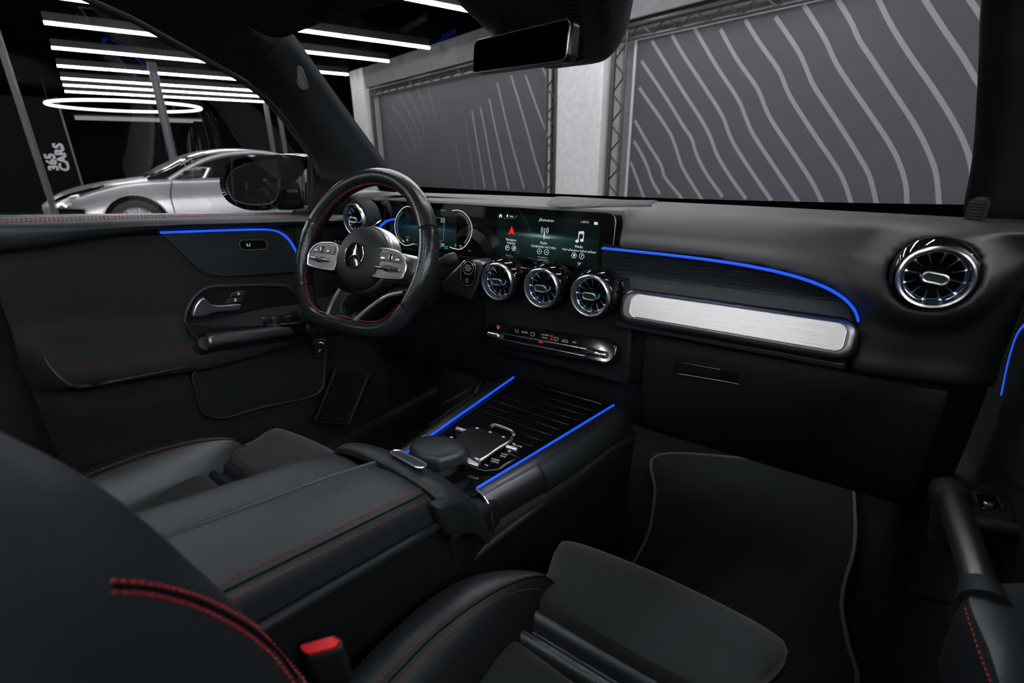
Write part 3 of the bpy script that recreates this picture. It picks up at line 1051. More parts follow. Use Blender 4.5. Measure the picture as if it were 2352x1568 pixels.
mk('recess_edge', tube([at(1554, 857, y=.8475), at(1655, 874, y=.8475), at(1697, 882, y=.8475)], .0009, 6), silverd, gb)

# lined panel set into the recess
rows = []
for z in (1.0, 1.02, 1.04, 1.06, 1.075, 1.085, 1.0935):
    xm = .10 + .422 * max(0, 1 - (max(0, z - .97) / .122) ** 4) ** .25
    rows.append([V(.1 + (xm - .1 - .001) * k / 24, .868 - .014 * smooth01((1.035 - z) / .03) , z) for k in range(25)])
mk('lined_panel', grid([cr(c, 4) for c in zip(*rows)]), grain, db, label='dark panel with fine horizontal lines')
# blue light line along its edge
bl = []
for k in range(60):
    a = math.pi / 2 * k / 59
    c_, s_ = math.cos(a), math.sin(a)
    bl.append(V(.10 + .422 * math.sqrt(abs(s_)), .832, .97 + .122 * math.sqrt(abs(c_))))
bl = [p for p in resample(bl, 90) if p.x > .112 and p.z > 1.024]
mk('light_line', sweep(bl, [(-.0014, -.006), (.0014, -.006), (.0014, .003), (-.0014, .003)], V(0, 1, 0)), blue, db, label='glowing blue light line')
# trailing end of the same line on the driver side
bl2 = cr([at(u, v, y=.85) for u, v in ((862, 534), (870, 523), (878, 515), (889, 507), (905, 503))], 4)
mk('light_line', sweep(bl2, [(-.0022, -.004), (.0022, -.004), (.0022, .004), (-.0022, .004)], V(0, 1, 0)), blue, db, label='glowing blue light line')
bl3 = cr([at(u, v, y=.80) for u, v in ((842, 540), (852, 528), (864, 517), (880, 505))], 4)
mk('trim_edge', tube(bl3, .004, 8), gloss, db)

# silver trim bar
TY = .822
o = V(.3405, TY, .9985)
tex, tey = V(1, 0, .004).normalized(), V(0, .38, 1).normalized()
tb = mk('trim_bar', prism([(a, b - .002) for a, b in rrect(.366, .066, .026, 8)], o, tex, tey, -.03, .0), silverd, db, bevel=.012, seg=4, label='dark satin silver trim bar')
mk('brushed_inlay', prism(rrect(.324, .0425, .012, 6), o + V(.004, 0, .0005), tex, tey, -.004, .0012), brush, tb, bevel=.0012, label='bright brushed aluminium inlay')
for s in (-1, 1):
    arc = [(s * a_, b_) for a_, b_ in rrect(.324, .0425, .012, 6) if a_ > .148]
    arc.sort(key=lambda q: q[1])
    mk('inlay_end', tube([o + V(.004, 0, .0005) + tex * a_ + tey * b_ + tex.cross(tey) * .001 for a_, b_ in arc], .0014, 6), silverb, tb)
mk('trim_ledge', sweep([V(.152, .836, .957), V(.515, .836, .957)], [(-.012, -.006), (.012, -.006), (.012, .003), (.0, .006), (-.012, .003)], V(0, 0, 1)), soft, db, bevel=.002)
# speaker cover on top
sp = [at(u, v, z=1.1545) for u, v in ((1258, 485), (1257, 470), (1270, 457), (1300, 452), (1390, 452), (1480, 455), (1512, 462), (1500, 470), (1455, 484), (1420, 491), (1380, 492), (1300, 489))]
sp = [V(max(p.x, -.2), max(p.y, .905 + .6 * max(0, p.x - .03)), 1.1545) for p in sp]
loop = cr(sp, 4, closed=True)


def dash_z(p, up_=.0):
    h_ = tdash.ray_cast(V(p.x, p.y, 1.4), V(0, 0, -1))[0]
    return V(p.x, p.y, (h_.z if h_ else 1.15) + up_)


loop = [dash_z(p, .0004) for p in loop]
cz = sum(loop, V(0, 0, 0)) / len(loop)
n = len(loop)
mk('speaker_cover', (loop + [dash_z(cz + (p - cz) * .96, .0028) for p in loop] + [dash_z(cz, .0035)] + [p - V(0, 0, .02) for p in loop],
   [(i, (i + 1) % n, n + (i + 1) % n, n + i) for i in range(n)] + [(n + i, n + (i + 1) % n, 2 * n) for i in range(n)] + [(i, 2 * n + 1 + i, 2 * n + 1 + (i + 1) % n, (i + 1) % n) for i in range(n)]), soft2, db)
# centre stack
stp = []
for cx in (-.1035, .0034, .1087):
    stp.append(cx)
outl = []
outl += [(-.16, 1.035), (.158, 1.035), (.166, 1.0)]
for cx in stp[::-1]:
    outl += [(cx + .052 * math.cos(a), 1.0065 + .052 * math.sin(a)) for a in [math.radians(v) for v in (-18, -45, -70, -90, -110, -135, -162)]]
outl += [(-.165, 1.0)]
cs = mk('centre_panel', prism([(x, z - 1.0) for x, z in outl], (0, .84, 1.0), V(1, 0, 0), V(0, 0, 1), -.05, 0.004), gloss, db, bevel=.004, seg=3, label='piano black panel around the three middle vents')
mk('stack_body', sweep([V(-.17, .87, .90), V(.18, .87, .90)], [(-.01, -.07), (.03, -.07), (.03, .08), (-.01, .08), (-.018, .05), (-.018, -.03)], V(0, 0, 1)), soft2, db, bevel=.006)
rows = [[V(x, y, z) for x in (-.2, -.1, 0, .1, .2)] for y, z in ((.845, .872), (.86, .84), (.895, .80), (.93, .765), (.95, .74))]
mk('stack_lower', patch(rows, 4, 3), soft2, db)

# engine start switch
es = thing('start_switch', 'satin silver start-stop switch panel beside the steering column', 'switch panel', (-.2, .82, 1.0))
SY = .822
pp = [at(u, v, y=SY) for u, v in ((1010, 652), (1035, 626), (1058, 602), (1096, 598), (1112, 604), (1104, 628), (1094, 662), (1080, 690), (1022, 672))]
c_ = sum(pp, V(0, 0, 0)) / len(pp)
mk('panel', (pp + [p + V(0, .04, 0) for p in pp], [tuple(range(9)), tuple(range(17, 8, -1))] + [(i, (i + 1) % 9, 9 + (i + 1) % 9, 9 + i) for i in range(9)]), M('warm_satin_silver', (.26, .26, .27), .38, 1.0), es, bevel=.006, seg=3)
bo = at(1076, 626, y=SY - .003)
bex = (at(1098, 622, y=SY - .003) - at(1056, 615, y=SY - .003))
bex = V(1, 0, -.02).normalized()
bey = V(.16, .02, 1).normalized()
bs = mk('switch_plate', prism(rrect(.038, .058, .0185, 8), bo, bex, bey, -.002, .001), gloss, es, bevel=.001)
mk('chrome_outline', tube([bo + bex * a + bey * b + V(0, -.0015, 0) for a, b in rrect(.039, .059, .019, 8)], .0011, 6, closed=True), chrome, es)
bc = bo + bey * .011
mk('start_button', prism(circ(.0145, 28), bc, bex, bey, 0, .0028), glossr, es, bevel=.001)
mk('button_ring', tube([bc + bex * a + bey * b + V(0, -.0022, 0) for a, b in circ(.0145, 28)], .0007, 6, closed=True), silver, es)
for k, s in enumerate(('START', 'ENGINE', 'STOP')):
    text(s, bc + bey * (.0052 - k * .0052) + V(0, -.0036, 0), bex, bey, .0056, prnt, es)
text('A', bo - bey * .018 + V(0, -.0022, 0), bex, bey, .008, prnt, es)
mk('symbol_ring', tube([bo - bey * .018 + bex * a + bey * b + V(0, -.0018, 0) for a, b in circ(.005, 20, a0=30, a1=330)], .0004, 5), prnt, es)

# ------------------------------------------------------------------ round vents


def make_vent(name, label, loc, rot=(0, 0, 0), s=1.0, outer=.0455):
    t = thing(name, label, 'air vent', loc, rot, 'round turbine air vents')
    t.scale = (s, s, s)
    A = V(0, -1, 0)
    O = V(0, 0, 0)

    def add(nm, g, m, parent=t, **k):
        return mk(nm, g, m, parent, local=True, **k)
    add('housing', lathe([(.036, -.03), (.0395, -.012), (outer - .003, -.010), (outer, -.014), (outer + .002, -.05)], O, A, 56), gloss)
    add('outer_ring', lathe([(.0393, -.02), (.0397, -.006), (.039, -.0015), (.0372, 0), (.0348, -.001), (.0336, -.005), (.0330, -.014), (.0328, -.022)], O, A, 56), silverb, sharp=50)
    add('inner_ring', lathe([(.0328, -.017), (.0328, -.0125), (.0322, -.011), (.0312, -.0115), (.0305, -.014), (.0305, -.02)], O, A, 56), chrome, sharp=50)
    add('throat', lathe([(.0001, -.036), (.02, -.036), (.033, -.030), (.0335, -.014)], O, A, 40), black)
    add('light_ring', lathe([(.0300, -.0195), (.0315, -.0195), (.0315, -.0205), (.0300, -.0205)], O, A, 48, closed=True), blued, label='dim blue light ring')
    for k in range(12):
        a = math.radians(30 * k)
        d, q = V(math.cos(a), 0, math.sin(a)), V(-math.sin(a), 0, math.cos(a))
        r0_ = .0135 if k % 6 == 0 else .0175
        P0, P1, P2 = d * r0_ + V(0, .0155, 0), d * .028 + V(0, .0125, 0), d * .0313 + V(0, .012, 0)
        ww = (.0005, .0009, .0028)
        v, f = [], []
        for p, wv in zip((P0, P1, P2), ww):
            v += [p - q * wv, p + V(0, -.0012, 0), p + q * wv, p + V(0, .006, 0)]
        f = [(0, 1, 5, 4), (1, 2, 6, 5), (2, 3, 7, 6), (3, 0, 4, 7), (4, 5, 9, 8), (5, 6, 10, 9), (6, 7, 11, 10), (7, 4, 8, 11), (0, 3, 2, 1), (8, 9, 10, 11)]
        add('blade', (v, f), silverb, smooth=False)
    hub = add('hub', tube([V(a_, .0015, b_) for a_, b_ in rrect(.0255, .0118, .0058, 8)], .0019, 8, closed=True), silverb)
    add('hub_inset', prism(rrect(.0255, .0118, .0058, 8), V(0, .014, 0), V(1, 0, 0), V(0, 0, 1), -.006, .0122), soft, hub)
    add('hub_light', tube([V(.0142 * math.cos(a), .0155, .0078 * math.sin(a)) for a in [math.radians(v) for v in range(-170, 21, 10)]], .0007, 6), emit('vent_hub_light', (.05, .35, 1), .7), hub)
    return t


v0 = make_vent('air_vent', 'round silver air vent in the middle of the three centre vents', (.0034, .80, 1.0071))


def vent_copy(label, loc, rot=(0, 0, 0)):
    c = copy_tree(v0)
    c.location = loc
    c.rotation_euler = rot
    c['label'] = label
    return c


vent_copy('round silver air vent of the centre three next to the start switch', (-.1035, .80, 1.006))
vent_copy('round silver air vent of the centre three next to the trim bar', (.1087, .80, 1.0071))
vent_copy('round silver air vent by the passenger door', (.5838, .80, 1.1011), (0, math.radians(8), 0))
lv = vent_copy('round silver air vent seen inside the steering wheel rim', (-.543, .80, 1.1055))
for ch in COL.objects:
    if ch.parent == lv and ch.name.startswith('housing'):
        ch.data = ch.data.copy()
        ch.data.materials[0] = soft2

# ------------------------------------------------------------------ wide display
dt = .1
dc = V(-.1975, .8755, 1.0905)
dex, dey = V(1, 0, 0), V(0, math.sin(dt), math.cos(dt))
dez = dex.cross(dey)
ds = thing('wide_display', 'wide black glass display with two lit screens side by side', 'display', dc)
shape = rrect(.630, .116, .016, 7)
mk('glass_panel', prism(shape, dc, dex, dey, -.012, 0), gloss, ds, bevel=.0015)
mk('edge_trim', tube([dc + dex * a + dey * b - dez * .001 for a, b in shape], .0014, 6, closed=True), silverd, ds)
mk('rear_cover', prism([(a * .97, b * .9) for a, b in shape], dc, dex, dey, -.045, -.012), soft2, ds, bevel=.006)


def S(u, v, d=.0008):
    return at(u, v, p=dc + dez * d, n=dez)


def screen_mat(name, glow):
    m = bpy.data.materials.new(name)
    m.use_nodes = True
    nt = m.node_tree
    b = nt.nodes['Principled BSDF']
    b.inputs['Base Color'].default_value = (.002, .002, .002, 1)
    b.inputs['Roughness'].default_value = .08
    tc = nt.nodes.new('ShaderNodeTexCoord')
    sp_ = nt.nodes.new('ShaderNodeSeparateXYZ')
    nt.links.new(tc.outputs['Generated'], sp_.inputs[0])

    def math_(op, a, b_=None):
        n_ = nt.nodes.new('ShaderNodeMath')
        n_.operation = op
        for i, q in enumerate((a, b_)):
            if q is None:
                continue
            if isinstance(q, (int, float)):
                n_.inputs[i].default_value = q
            else:
                nt.links.new(q, n_.inputs[i])
        return n_.outputs[0]
    x, z = sp_.outputs['X'], sp_.outputs['Z']
    dz = math_('SUBTRACT', z, glow[1])
    dx = math_('SUBTRACT', x, glow[0])
    below = math_('LESS_THAN', dz, 0.0)
    fx = math_('POWER', 2.718, math_('MULTIPLY', math_('MULTIPLY', dx, dx), -glow[2]))
    up_ = math_('POWER', 2.718, math_('MULTIPLY', math_('ABSOLUTE', dz), -30.0))
    dn_ = math_('POWER', 2.718, math_('MULTIPLY', math_('ABSOLUTE', dz), -4.5))
    mixz = math_('ADD', math_('MULTIPLY', below, dn_), math_('MULTIPLY', math_('SUBTRACT', 1.0, below), up_))
    val = math_('ADD', math_('MULTIPLY', math_('MULTIPLY', fx, mixz), glow[3]), .004)
    core = math_('MULTIPLY', math_('POWER', 2.718, math_('MULTIPLY', math_('MULTIPLY', dz, dz), -900.0)), math_('POWER', 2.718, math_('MULTIPLY', math_('MULTIPLY', dx, dx), -glow[2] * 5)))
    val = math_('ADD', val, math_('MULTIPLY', core, glow[4]))
    cmb = nt.nodes.new('ShaderNodeMixRGB')
    cmb.inputs[1].default_value = (.35, .9, .92, 1)
    cmb.inputs[2].default_value = (.8, 1, 1, 1)
    nt.links.new(core, cmb.inputs[0])
    nt.links.new(cmb.outputs[0], b.inputs['Emission Color'])
    nt.links.new(val, b.inputs['Emission Strength'])
    return m


rs = V(-.034, .875, 1.09)
rs = rs + dez * ((dc - rs).dot(dez) + .0004)
right_screen = mk('touch_screen', prism(rrect(.2436, .0913, .001, 1), rs, dex, dey, -.0006, 0), screen_mat('touch_screen_picture', (.47, .56, 9.0, .055, .22)), ds, label='lit touch screen with menu')
ls = V(-.383, .875, 1.09)
ls = ls + dez * ((dc - ls).dot(dez) + .0004)
left_screen = mk('instrument_screen', prism(rrect(.225, .0913, .001, 1), ls, dex, dey, -.0006, 0), screen_mat('instrument_picture', (.62, .50, 6.0, .05, .03)), ds, label='lit instrument screen with two dials')


def pxs(u, v):
    """local scale at a spot of the display: metres per pixel along and up"""
    return (S(u + 5, v) - S(u - 5, v)).length / 10, (S(u, v + 5) - S(u, v - 5)).length / 10


def tx(body, u, v, h, mat=iconw, scr=right_screen, align='CENTER', wpx=None):
    px_, py_ = pxs(u, v)
    ob = text(body, S(u, v), dex, dey, h * py_ * 1.35, mat, scr, 'lettering', align, 0)
    return ob


def poly(pts, mat, scr=right_screen, name='icon'):
    P = [S(u, v) for u, v in pts]
    return mk(name, (P, [tuple(range(len(P)))]), mat, scr, smooth=False, recalc=False)


def line(pts, w, mat, scr=right_screen, name='icon', closed=False):
    P = [S(u, v, .0009) for u, v in pts]
    return mk(name, sweep(P, [(-w, -.0001), (w, -.0001), (w, .0001), (-w, .0001)], dez, closed), mat, scr, smooth=False)


def ringpx(u, v, r, mat, w=.0004, scr=right_screen, a0=0, a1=360, name='icon_ring'):
    c = S(u, v, .0009)
    P = [c + dex * a + dey * b for a, b in circ(r, 30, a0=a0, a1=a1)]
    return mk(name, sweep(P, [(-w, -.0001), (w, -.0001), (w, .0001), (-w, .0001)], dez, abs(a1 - a0) >= 360), mat, scr, smooth=False)


def c6(x, y):
    return (1040 + x / 4.6125, 420 + y / 4.6125)


# right screen
poly([c6(626, 452), c6(655, 553), c6(625, 530), c6(588, 553)], iconr, name='navigation_arrow')
poly([c6(505, 328), c6(522, 345), c6(520, 366), c6(509, 366), c6(509, 350), c6(500, 350), c6(500, 366), c6(490, 366), c6(489, 345)], iconw, name='home_icon')
poly([c6(570, 360), c6(570, 345), c6(574, 333), c6(582, 333), c6(586, 345), c6(586, 360)], iconw, name='user_icon')
tx('hana', *c6(622, 352), 4.5)
line([c6(540, 372), c6(655, 374), c6(676, 346)], .0002, icong, name='tab_outline')
ringpx(*c6(930, 388), .0024, iconw, name='search_icon')
line([c6(922, 396), c6(911, 408)], .0005, iconw, name='search_icon')
tx('Vyhledávání', *c6(1004, 398), 5.5)
tx('20:16', *c6(1408, 415), 5.2)
poly([c6(1355, 422), c6(1360, 404), c6(1366, 404), c6(1372, 422)], icong, name='seat_icon')
poly([c6(1498, 412), c6(1536, 416), c6(1535, 444), c6(1514, 442), c6(1508, 450), c6(1506, 441), c6(1497, 440)], iconw, name='message_icon')
for r_ in (3.2, 5.6):
    for a0 in (-50, 130):
        ringpx(*c6(974, 502), r_ * .00155, iconw, .0005, a0=a0, a1=a0 + 100, name='radio_wave')
line([c6(975, 478), c6(971, 530)], .0006, iconw, name='antenna_icon')
line([c6(971, 525), c6(965, 596)], .0012, iconw, name='antenna_icon')
line([c6(966, 592), c6(968, 576)], .0018, icong, name='antenna_icon')
line([c6(975, 579), c6(1025, 585)], .0006, iconw, name='antenna_icon')
line([c6(1338, 520), c6(1330, 606)], .0008, iconw, name='music_note')
line([c6(1388, 520), c6(1380, 606)], .0008, iconw, name='music_note')
line([c6(1337, 522), c6(1389, 520)], .0016, iconw, name='music_note')
line([c6(1336, 538), c6(1387, 537)], .0008, iconw, name='music_note')
for cx_, cy_ in ((1316, 616), (1367, 608)):
    cc = S(*c6(cx_, cy_))
    P = [cc + dex * a * 1.25 + dey * b for a, b in circ(.003, 16)]
    mk('music_note', (P, [tuple(range(16))]), iconw, right_screen, smooth=False, recalc=False)
tx('Navigace', *c6(618, 602), 6.2)
tx('Tolleská', *c6(616, 638), 5.4)
tx('Rádio', *c6(963, 637), 6.2)
tx('FUNRADIO 94.3 MHz', *c6(960, 680), 5.4)
tx('Média', *c6(1334, 676), 6.6)
tx('Není připojeno žádné zařízení', *c6(1335, 718), 5.4)
for x_, y_ in ((578, 686), (647, 692), (918, 724), (992, 733), (1284, 767), (1365, 776)):
    ringpx(*c6(x_, y_), .0052, iconw, .0004)
poly([c6(570, 672), c6(586, 676), c6(586, 686), c6(574, 684), c6(572, 700), c6(569, 700)], iconw, name='flag_icon')
poly([c6(638, 704), c6(640, 688), c6(652, 676), c6(660, 680), c6(655, 698), c6(645, 706)], iconw, name='leaf_icon')
for (x_, y_), s_ in (((918, 724), -1), ((992, 733), 1)):
    poly([c6(x_ - 6 * s_, y_ - 7), c6(x_ + 5 * s_, y_), c6(x_ - 6 * s_, y_ + 7)], iconw, name='skip_icon')
    line([c6(x_ + 8 * s_, y_ - 7), c6(x_ + 8 * s_, y_ + 7)], .0004, iconw, name='skip_icon')
poly([c6(1274, 758), c6(1286, 752), c6(1296, 756), c6(1294, 778), c6(1276, 780)], iconw, name='device_icon')
line([c6(1362, 788), c6(1366, 764), c6(1376, 768)], .0006, iconw, name='note_icon')
for k in range(8):
    poly([c6(905 + k * 12.5 + dx_, 783 + k * 1.4 + dy_) for dx_, dy_ in ((-3, -3), (3, -3), (3, 3), (-3, 3))], iconr if k == 2 else iconw, name='page_dot')
tx('NÁVRHY', *c6(960, 818), 4.6, icong)
poly([c6(898, 804), c6(912, 806), c6(905, 816)], icong, name='menu_arrow')
line([c6(566, 755), c6(565, 775)], .0006, icong, name='climate_icon')
line([c6(578, 765), c6(626, 772)], .0004, icong, name='climate_icon')
poly([c6(1320, 838), c6(1340, 840), c6(1330, 866)], icont, name='climate_icon')
line([c6(1350, 842), c6(1344, 862), c6(1334, 868)], .0007, iconw, name='climate_icon')


def c5(x, y):
    return (640 + x / 3.563, 360 + y / 3.563)


# instrument dials
LS = left_screen
for pts in (((1095, 415), (1050, 405), (1005, 430), (965, 490), (950, 560), (960, 630), (990, 690), (1040, 725), (1110, 710)),
            ((1420, 440), (1470, 437), (1520, 460), (1565, 520), (1582, 590), (1570, 660), (1535, 720), (1490, 755), (1440, 752))):
    P = cr([V(*c5(*p), 0) for p in pts], 6)
    line([(p.x, p.y) for p in P], .0008, iconw, LS, 'dial_arc')
P = cr([V(*c5(*p), 0) for p in ((1470, 450), (1515, 472), (1555, 525), (1570, 590), (1560, 655), (1528, 710))], 6)
c_ = V(*c5(1440, 595), 0)
for k, p in enumerate(resample(P, 34)):
    q = p + (c_ - p).normalized() * 4.5
    line([(p.x, p.y), (q.x, q.y)], .00025, icong, LS, 'dial_tick')
P = cr([V(*c5(*p), 0) for p in ((1005, 445), (975, 490), (962, 560), (970, 630), (995, 680))], 6)
c_ = V(*c5(1080, 570), 0)
for k, p in enumerate(resample(P, 26)):
    q = p + (c_ - p).normalized() * 4
    line([(p.x, p.y), (q.x, q.y)], .0002, icong, LS, 'dial_tick')
tx('20:16', *c5(1345, 438), 4.5, icong, LS)
line([c5(1275, 497), c5(1355, 500), c5(1350, 685), c5(1300, 688)], .0003, icong, LS, 'info_outline')
line([c5(1330, 505), c5(1357, 506), c5(1356, 535), c5(1330, 534)], .0004, iconw, LS, 'warning_box', True)
tx('x', *c5(1344, 518), 5, iconw, LS)
tx('2', *c5(1448, 724), 6, iconw, LS)
line([c5(1400, 735), c5(1420, 747), c5(1446, 750)], .0009, iconw, LS, 'gauge_mark')
line([c5(1482, 746), c5(1498, 740)], .001, iconr, LS, 'gauge_mark')
line([c5(1480, 728), c5(1495, 728)], .0006, iconw, LS, 'gauge_mark')
line([c5(1333, 712), c5(1354, 713), c5(1353, 730), c5(1332, 729)], .0004, iconw, LS, 'gear_box', True)
tx('P', *c5(1343, 721), 4.5, iconw, LS)
line([c5(1362, 732), c5(1383, 734), c5(1382, 752), c5(1361, 750)], .0005, icont, LS, 'mode_box', True)
tx('C', *c5(1372, 743), 4.5, icont, LS)
tx('E', *c5(1326, 700), 3.2, icong, LS)
tx('S', *c5(1325, 718), 3.2, icong, LS)
tx('D', *c5(1325, 737), 3.2, icong, LS)
tx('|><|', *c5(1562, 768), 3.6, icong, LS)
cc = S(*c5(985, 690))
mk('warning_lamp', ([cc + dex * a + dey * b for a, b in circ(.0035, 16)], [tuple(range(16))]), iconr, LS, smooth=False, recalc=False)
tx('100 km', *c5(1057, 655), 3, icong, LS)
line([c5(1012, 680), c5(1020, 692), c5(1030, 695)], .0009, iconw, LS, 'gauge_mark')
poly([c5(1046, 672), c5(1060, 672), c5(1060, 688), c5(1046, 688)], icong, LS, 'fuel_icon')
tx('km/h', *c5(1122, 716), 3.4, icong, LS)

# ------------------------------------------------------------------ climate control bar
cp = thing('climate_panel', 'piano black climate control bar with chrome rockers', 'control panel', (0, .82, .88))
pL, pR = at(1120, 768, y=.815), at(1406, 812, y=.815)
cex = (pR - pL).normalized()
cey = V(0, .42, 1)
cey = (cey - cex * cey.dot(cex)).normalized()
cez = cex.cross(cey)
co = (pL + pR) / 2
L_ = (pR - pL).length
mk('body', prism(rrect(L_ + .016, .05, .021, 6), co + cey * .003, cex, cey, -.03, 0), gloss, cp, bevel=.005, seg=3)


def CP(u, v, d=.0006):
    return at(u, v, p=co + cez * d, n=cez)


for (a, b), lab in ((((1121, 767), (1149, 773)), 'left'), (((1349, 806), (1392, 816)), 'right')):
    p, q = CP(*a, .004), CP(*b, .004)
    mk('rocker', tube([p, p.lerp(q, .08), p.lerp(q, .92), q], [.005, .0072, .0072, .005], 14), chrome, cp)
for a, b in (((1154, 765), (1347, 801)), ((1153, 779), (1344, 817))):
    mk('chrome_strip', tube([CP(*a, .002), CP(*b, .002)], .0014, 8), chrome, cp)
mk('slider_groove', prism(rrect(.20, .010, .004), CP(1250, 791, 0), cex, cey, 0, .0006), gloss, cp)


def ctx(s, u, v, h, m=prnt):
    px_ = (CP(u, v + 5) - CP(u, v - 5)).length / 10
    text(s, CP(u, v, .0012), cex, cey, h * px_ * 1.3, m, cp)


ctx('AUTO', 1205, 763, 4.5)
ctx('A/C', 1319, 786, 5)
ctx('PASSENGER', 1252, 769, 3.0)
ctx('AIR BAG', 1251, 775.5, 3.0)
ctx('OFF', 1267, 772, 3.8, iconr)
ctx('ON', 1266, 779, 3.8, iconr)


def cpoly(pts, m, nm='symbol'):
    P = [CP(u, v, .0011) for u, v in pts]
    mk(nm, (P, [tuple(range(len(P)))]), m, cp, smooth=False, recalc=False)


def cline(pts, m=prnt, w=.0004, closed=False, nm='symbol'):
    mk(nm, sweep([CP(u, v, .0011) for u, v in pts], [(-w, -.0001), (w, -.0001), (w, .0001), (-w, .0001)], cez, closed), m, cp, smooth=False)


cpoly([(1145, 746), (1149, 750), (1140, 749)], iconr, 'warmer_mark')
cpoly([(1140, 751), (1149, 752), (1144, 755)], icont, 'cooler_mark')
cpoly([(1238, 783), (1247, 785), (1246, 787), (1238, 786)], iconr, 'red_mark')
cline([(1184, 755), (1185, 762), (1190, 763), (1190, 756)])
for u, v in ((1223, 766), (1277, 777)):
    cline([(u - 4, v - 3), (u + 5, v - 1), (u + 4, v + 4), (u, v + 6), (u - 4, v + 3)], closed=True)
cline([(1291, 783), (1294, 780), (1301, 781), (1305, 785), (1304, 786), (1291, 784)], closed=True)
cline([(1365, 794), (1369, 796), (1373, 801), (1374, 795)])
cline([(1366, 799), (1368, 800)])

# ================================================================== STEERING WHEEL
wc = V(-.36, .671, 1.051)
wt, wy = .436, .075
e1 = V(math.cos(wy), math.sin(wy), 0)
n0 = V(-math.sin(wy), math.cos(wy), 0)
e2 = V(0, 0, 1) * math.cos(wt) + n0 * math.sin(wt)
e3 = e1.cross(e2)          # towards the driver
sw = thing('steering_wheel', 'flat-bottomed black leather steering wheel with red stitching', 'steering wheel', wc)


def Wp(a, b, c=0.0):
    return wc + e1 * a + e2 * b + e3 * c


def rim(th_, r):
    a, b = r * math.cos(th_), r * math.sin(th_)
    lim = -(.147 + (r - .177))
    if b < lim * .72:
        k = (b - lim * .72) / (-r - lim * .72)
        b = lim * .72 + (lim - lim * .72) * (1 - (1 - k) ** 2.0)
    return a, b


def rim_arc(t0, t1, n, name, mat, ra=.0178, rb=.0205, bulge=None):
    rows = []
    for i in range(n + 1):
        th_ = math.radians(t0 + (t1 - t0) * i / n)
        a, b = rim(th_, .1765)
        a2, b2 = rim(th_, .1865)
        d = (e1 * (a2 - a) + e2 * (b2 - b)).normalized()
        k = 1.0
        if bulge:
            k = 1 + .07 * math.sin(math.pi * i / n) ** .3
        rows.append([Wp(a, b) + d * (ra * k * math.cos(q)) + e3 * (rb * k * math.sin(q)) for q in [2 * math.pi * j / 24 for j in range(24)]])
    return mk(name, grid(rows, cv=True), mat, sw, sharp=0)


rim_arc(24.5, 157, 60, 'rim_top', rimle)
rim_arc(-29, 24, 30, 'rim_grip', perf, bulge=True)
rim_arc(157.5, 208, 30, 'rim_grip', perf, bulge=True)
rim_arc(208.5, 330.5, 60, 'rim_bottom', rimle)
for th_ in (24.2, 157.2, 208.2, 330.8):
    t_ = math.radians(th_)
    a, b = rim(t_, .1765)
    a2, b2 = rim(t_, .1865)
    d = (e1 * (a2 - a) + e2 * (b2 - b)).normalized()
    mk('rim_seam', tube([Wp(a, b) + d * .0182 * math.cos(q) + e3 * .0209 * math.sin(q) for q in [2 * math.pi * j / 28 for j in range(28)]], .0007, 6, closed=True), black, sw)
# red stitching on the inner edge of the rim
for t0, t1 in ((28, 168), (190, 255), (262, 330)):
    P = []
    for i in range(60):
        t_ = math.radians(t0 + (t1 - t0) * i / 59)
        a, b = rim(t_, .1765)
        d = (e1 * a + e2 * b).normalized()
        P.append(Wp(a, b) - d * .0172 + e3 * .0075)
    nrm = lambda p: (wc - p).normalized()
    mk('stitching', join(stitches(P, nrm, .0056, .0018, .0011, .9), stitches([p + e3 * .004 for p in P], nrm, .0056, .0018, .0011, -.9)), redst, sw, kind='stuff')
# hub pad
hc = (.010, -.002)
mk('hub_pad', lathe([(.0001, .030), (.028, .0296), (.045, .0276), (.058, .0225), (.0645, .016), (.067, .006), (.067, -.02)], Wp(*hc), e3, 56), hubm, sw)
mk('hub_collar', lathe([(.0675, .003), (.0705, .001), (.0735, -.006), (.074, -.03), (.06, -.05)], Wp(*hc), e3, 56), silver, sw)
# emblem: ring and three-pointed star
em = mk('emblem_disc', lathe([(.0001, .0304), (.024, .0304), (.0275, .030)], Wp(*hc), e3, 40), gloss, sw, label='round emblem with a three-pointed star')
ec = Wp(*hc) + e3 * .0312
mk('emblem_ring', tube([ec + e1 * a + e2 * b for a, b in circ(.0265, 44)], .0011, 8, closed=True), chrome, em)
for k in range(3):
    an = math.radians(90 + 120 * k)
    d = e1 * math.cos(an) + e2 * math.sin(an)
    q = e1 * -math.sin(an) + e2 * math.cos(an)
    s_ = math.radians(60)
    l = (d * math.cos(s_) + q * math.sin(s_)) * .0048
    r_ = (d * math.cos(s_) - q * math.sin(s_)) * .0048
    mk('star_ray', ([ec + l, ec + d * .0258, ec + r_, ec - d * .0, ec + e3 * .0028], [(0, 1, 4), (1, 2, 4), (0, 3, 2, 1)]), chrome, em, smooth=False)


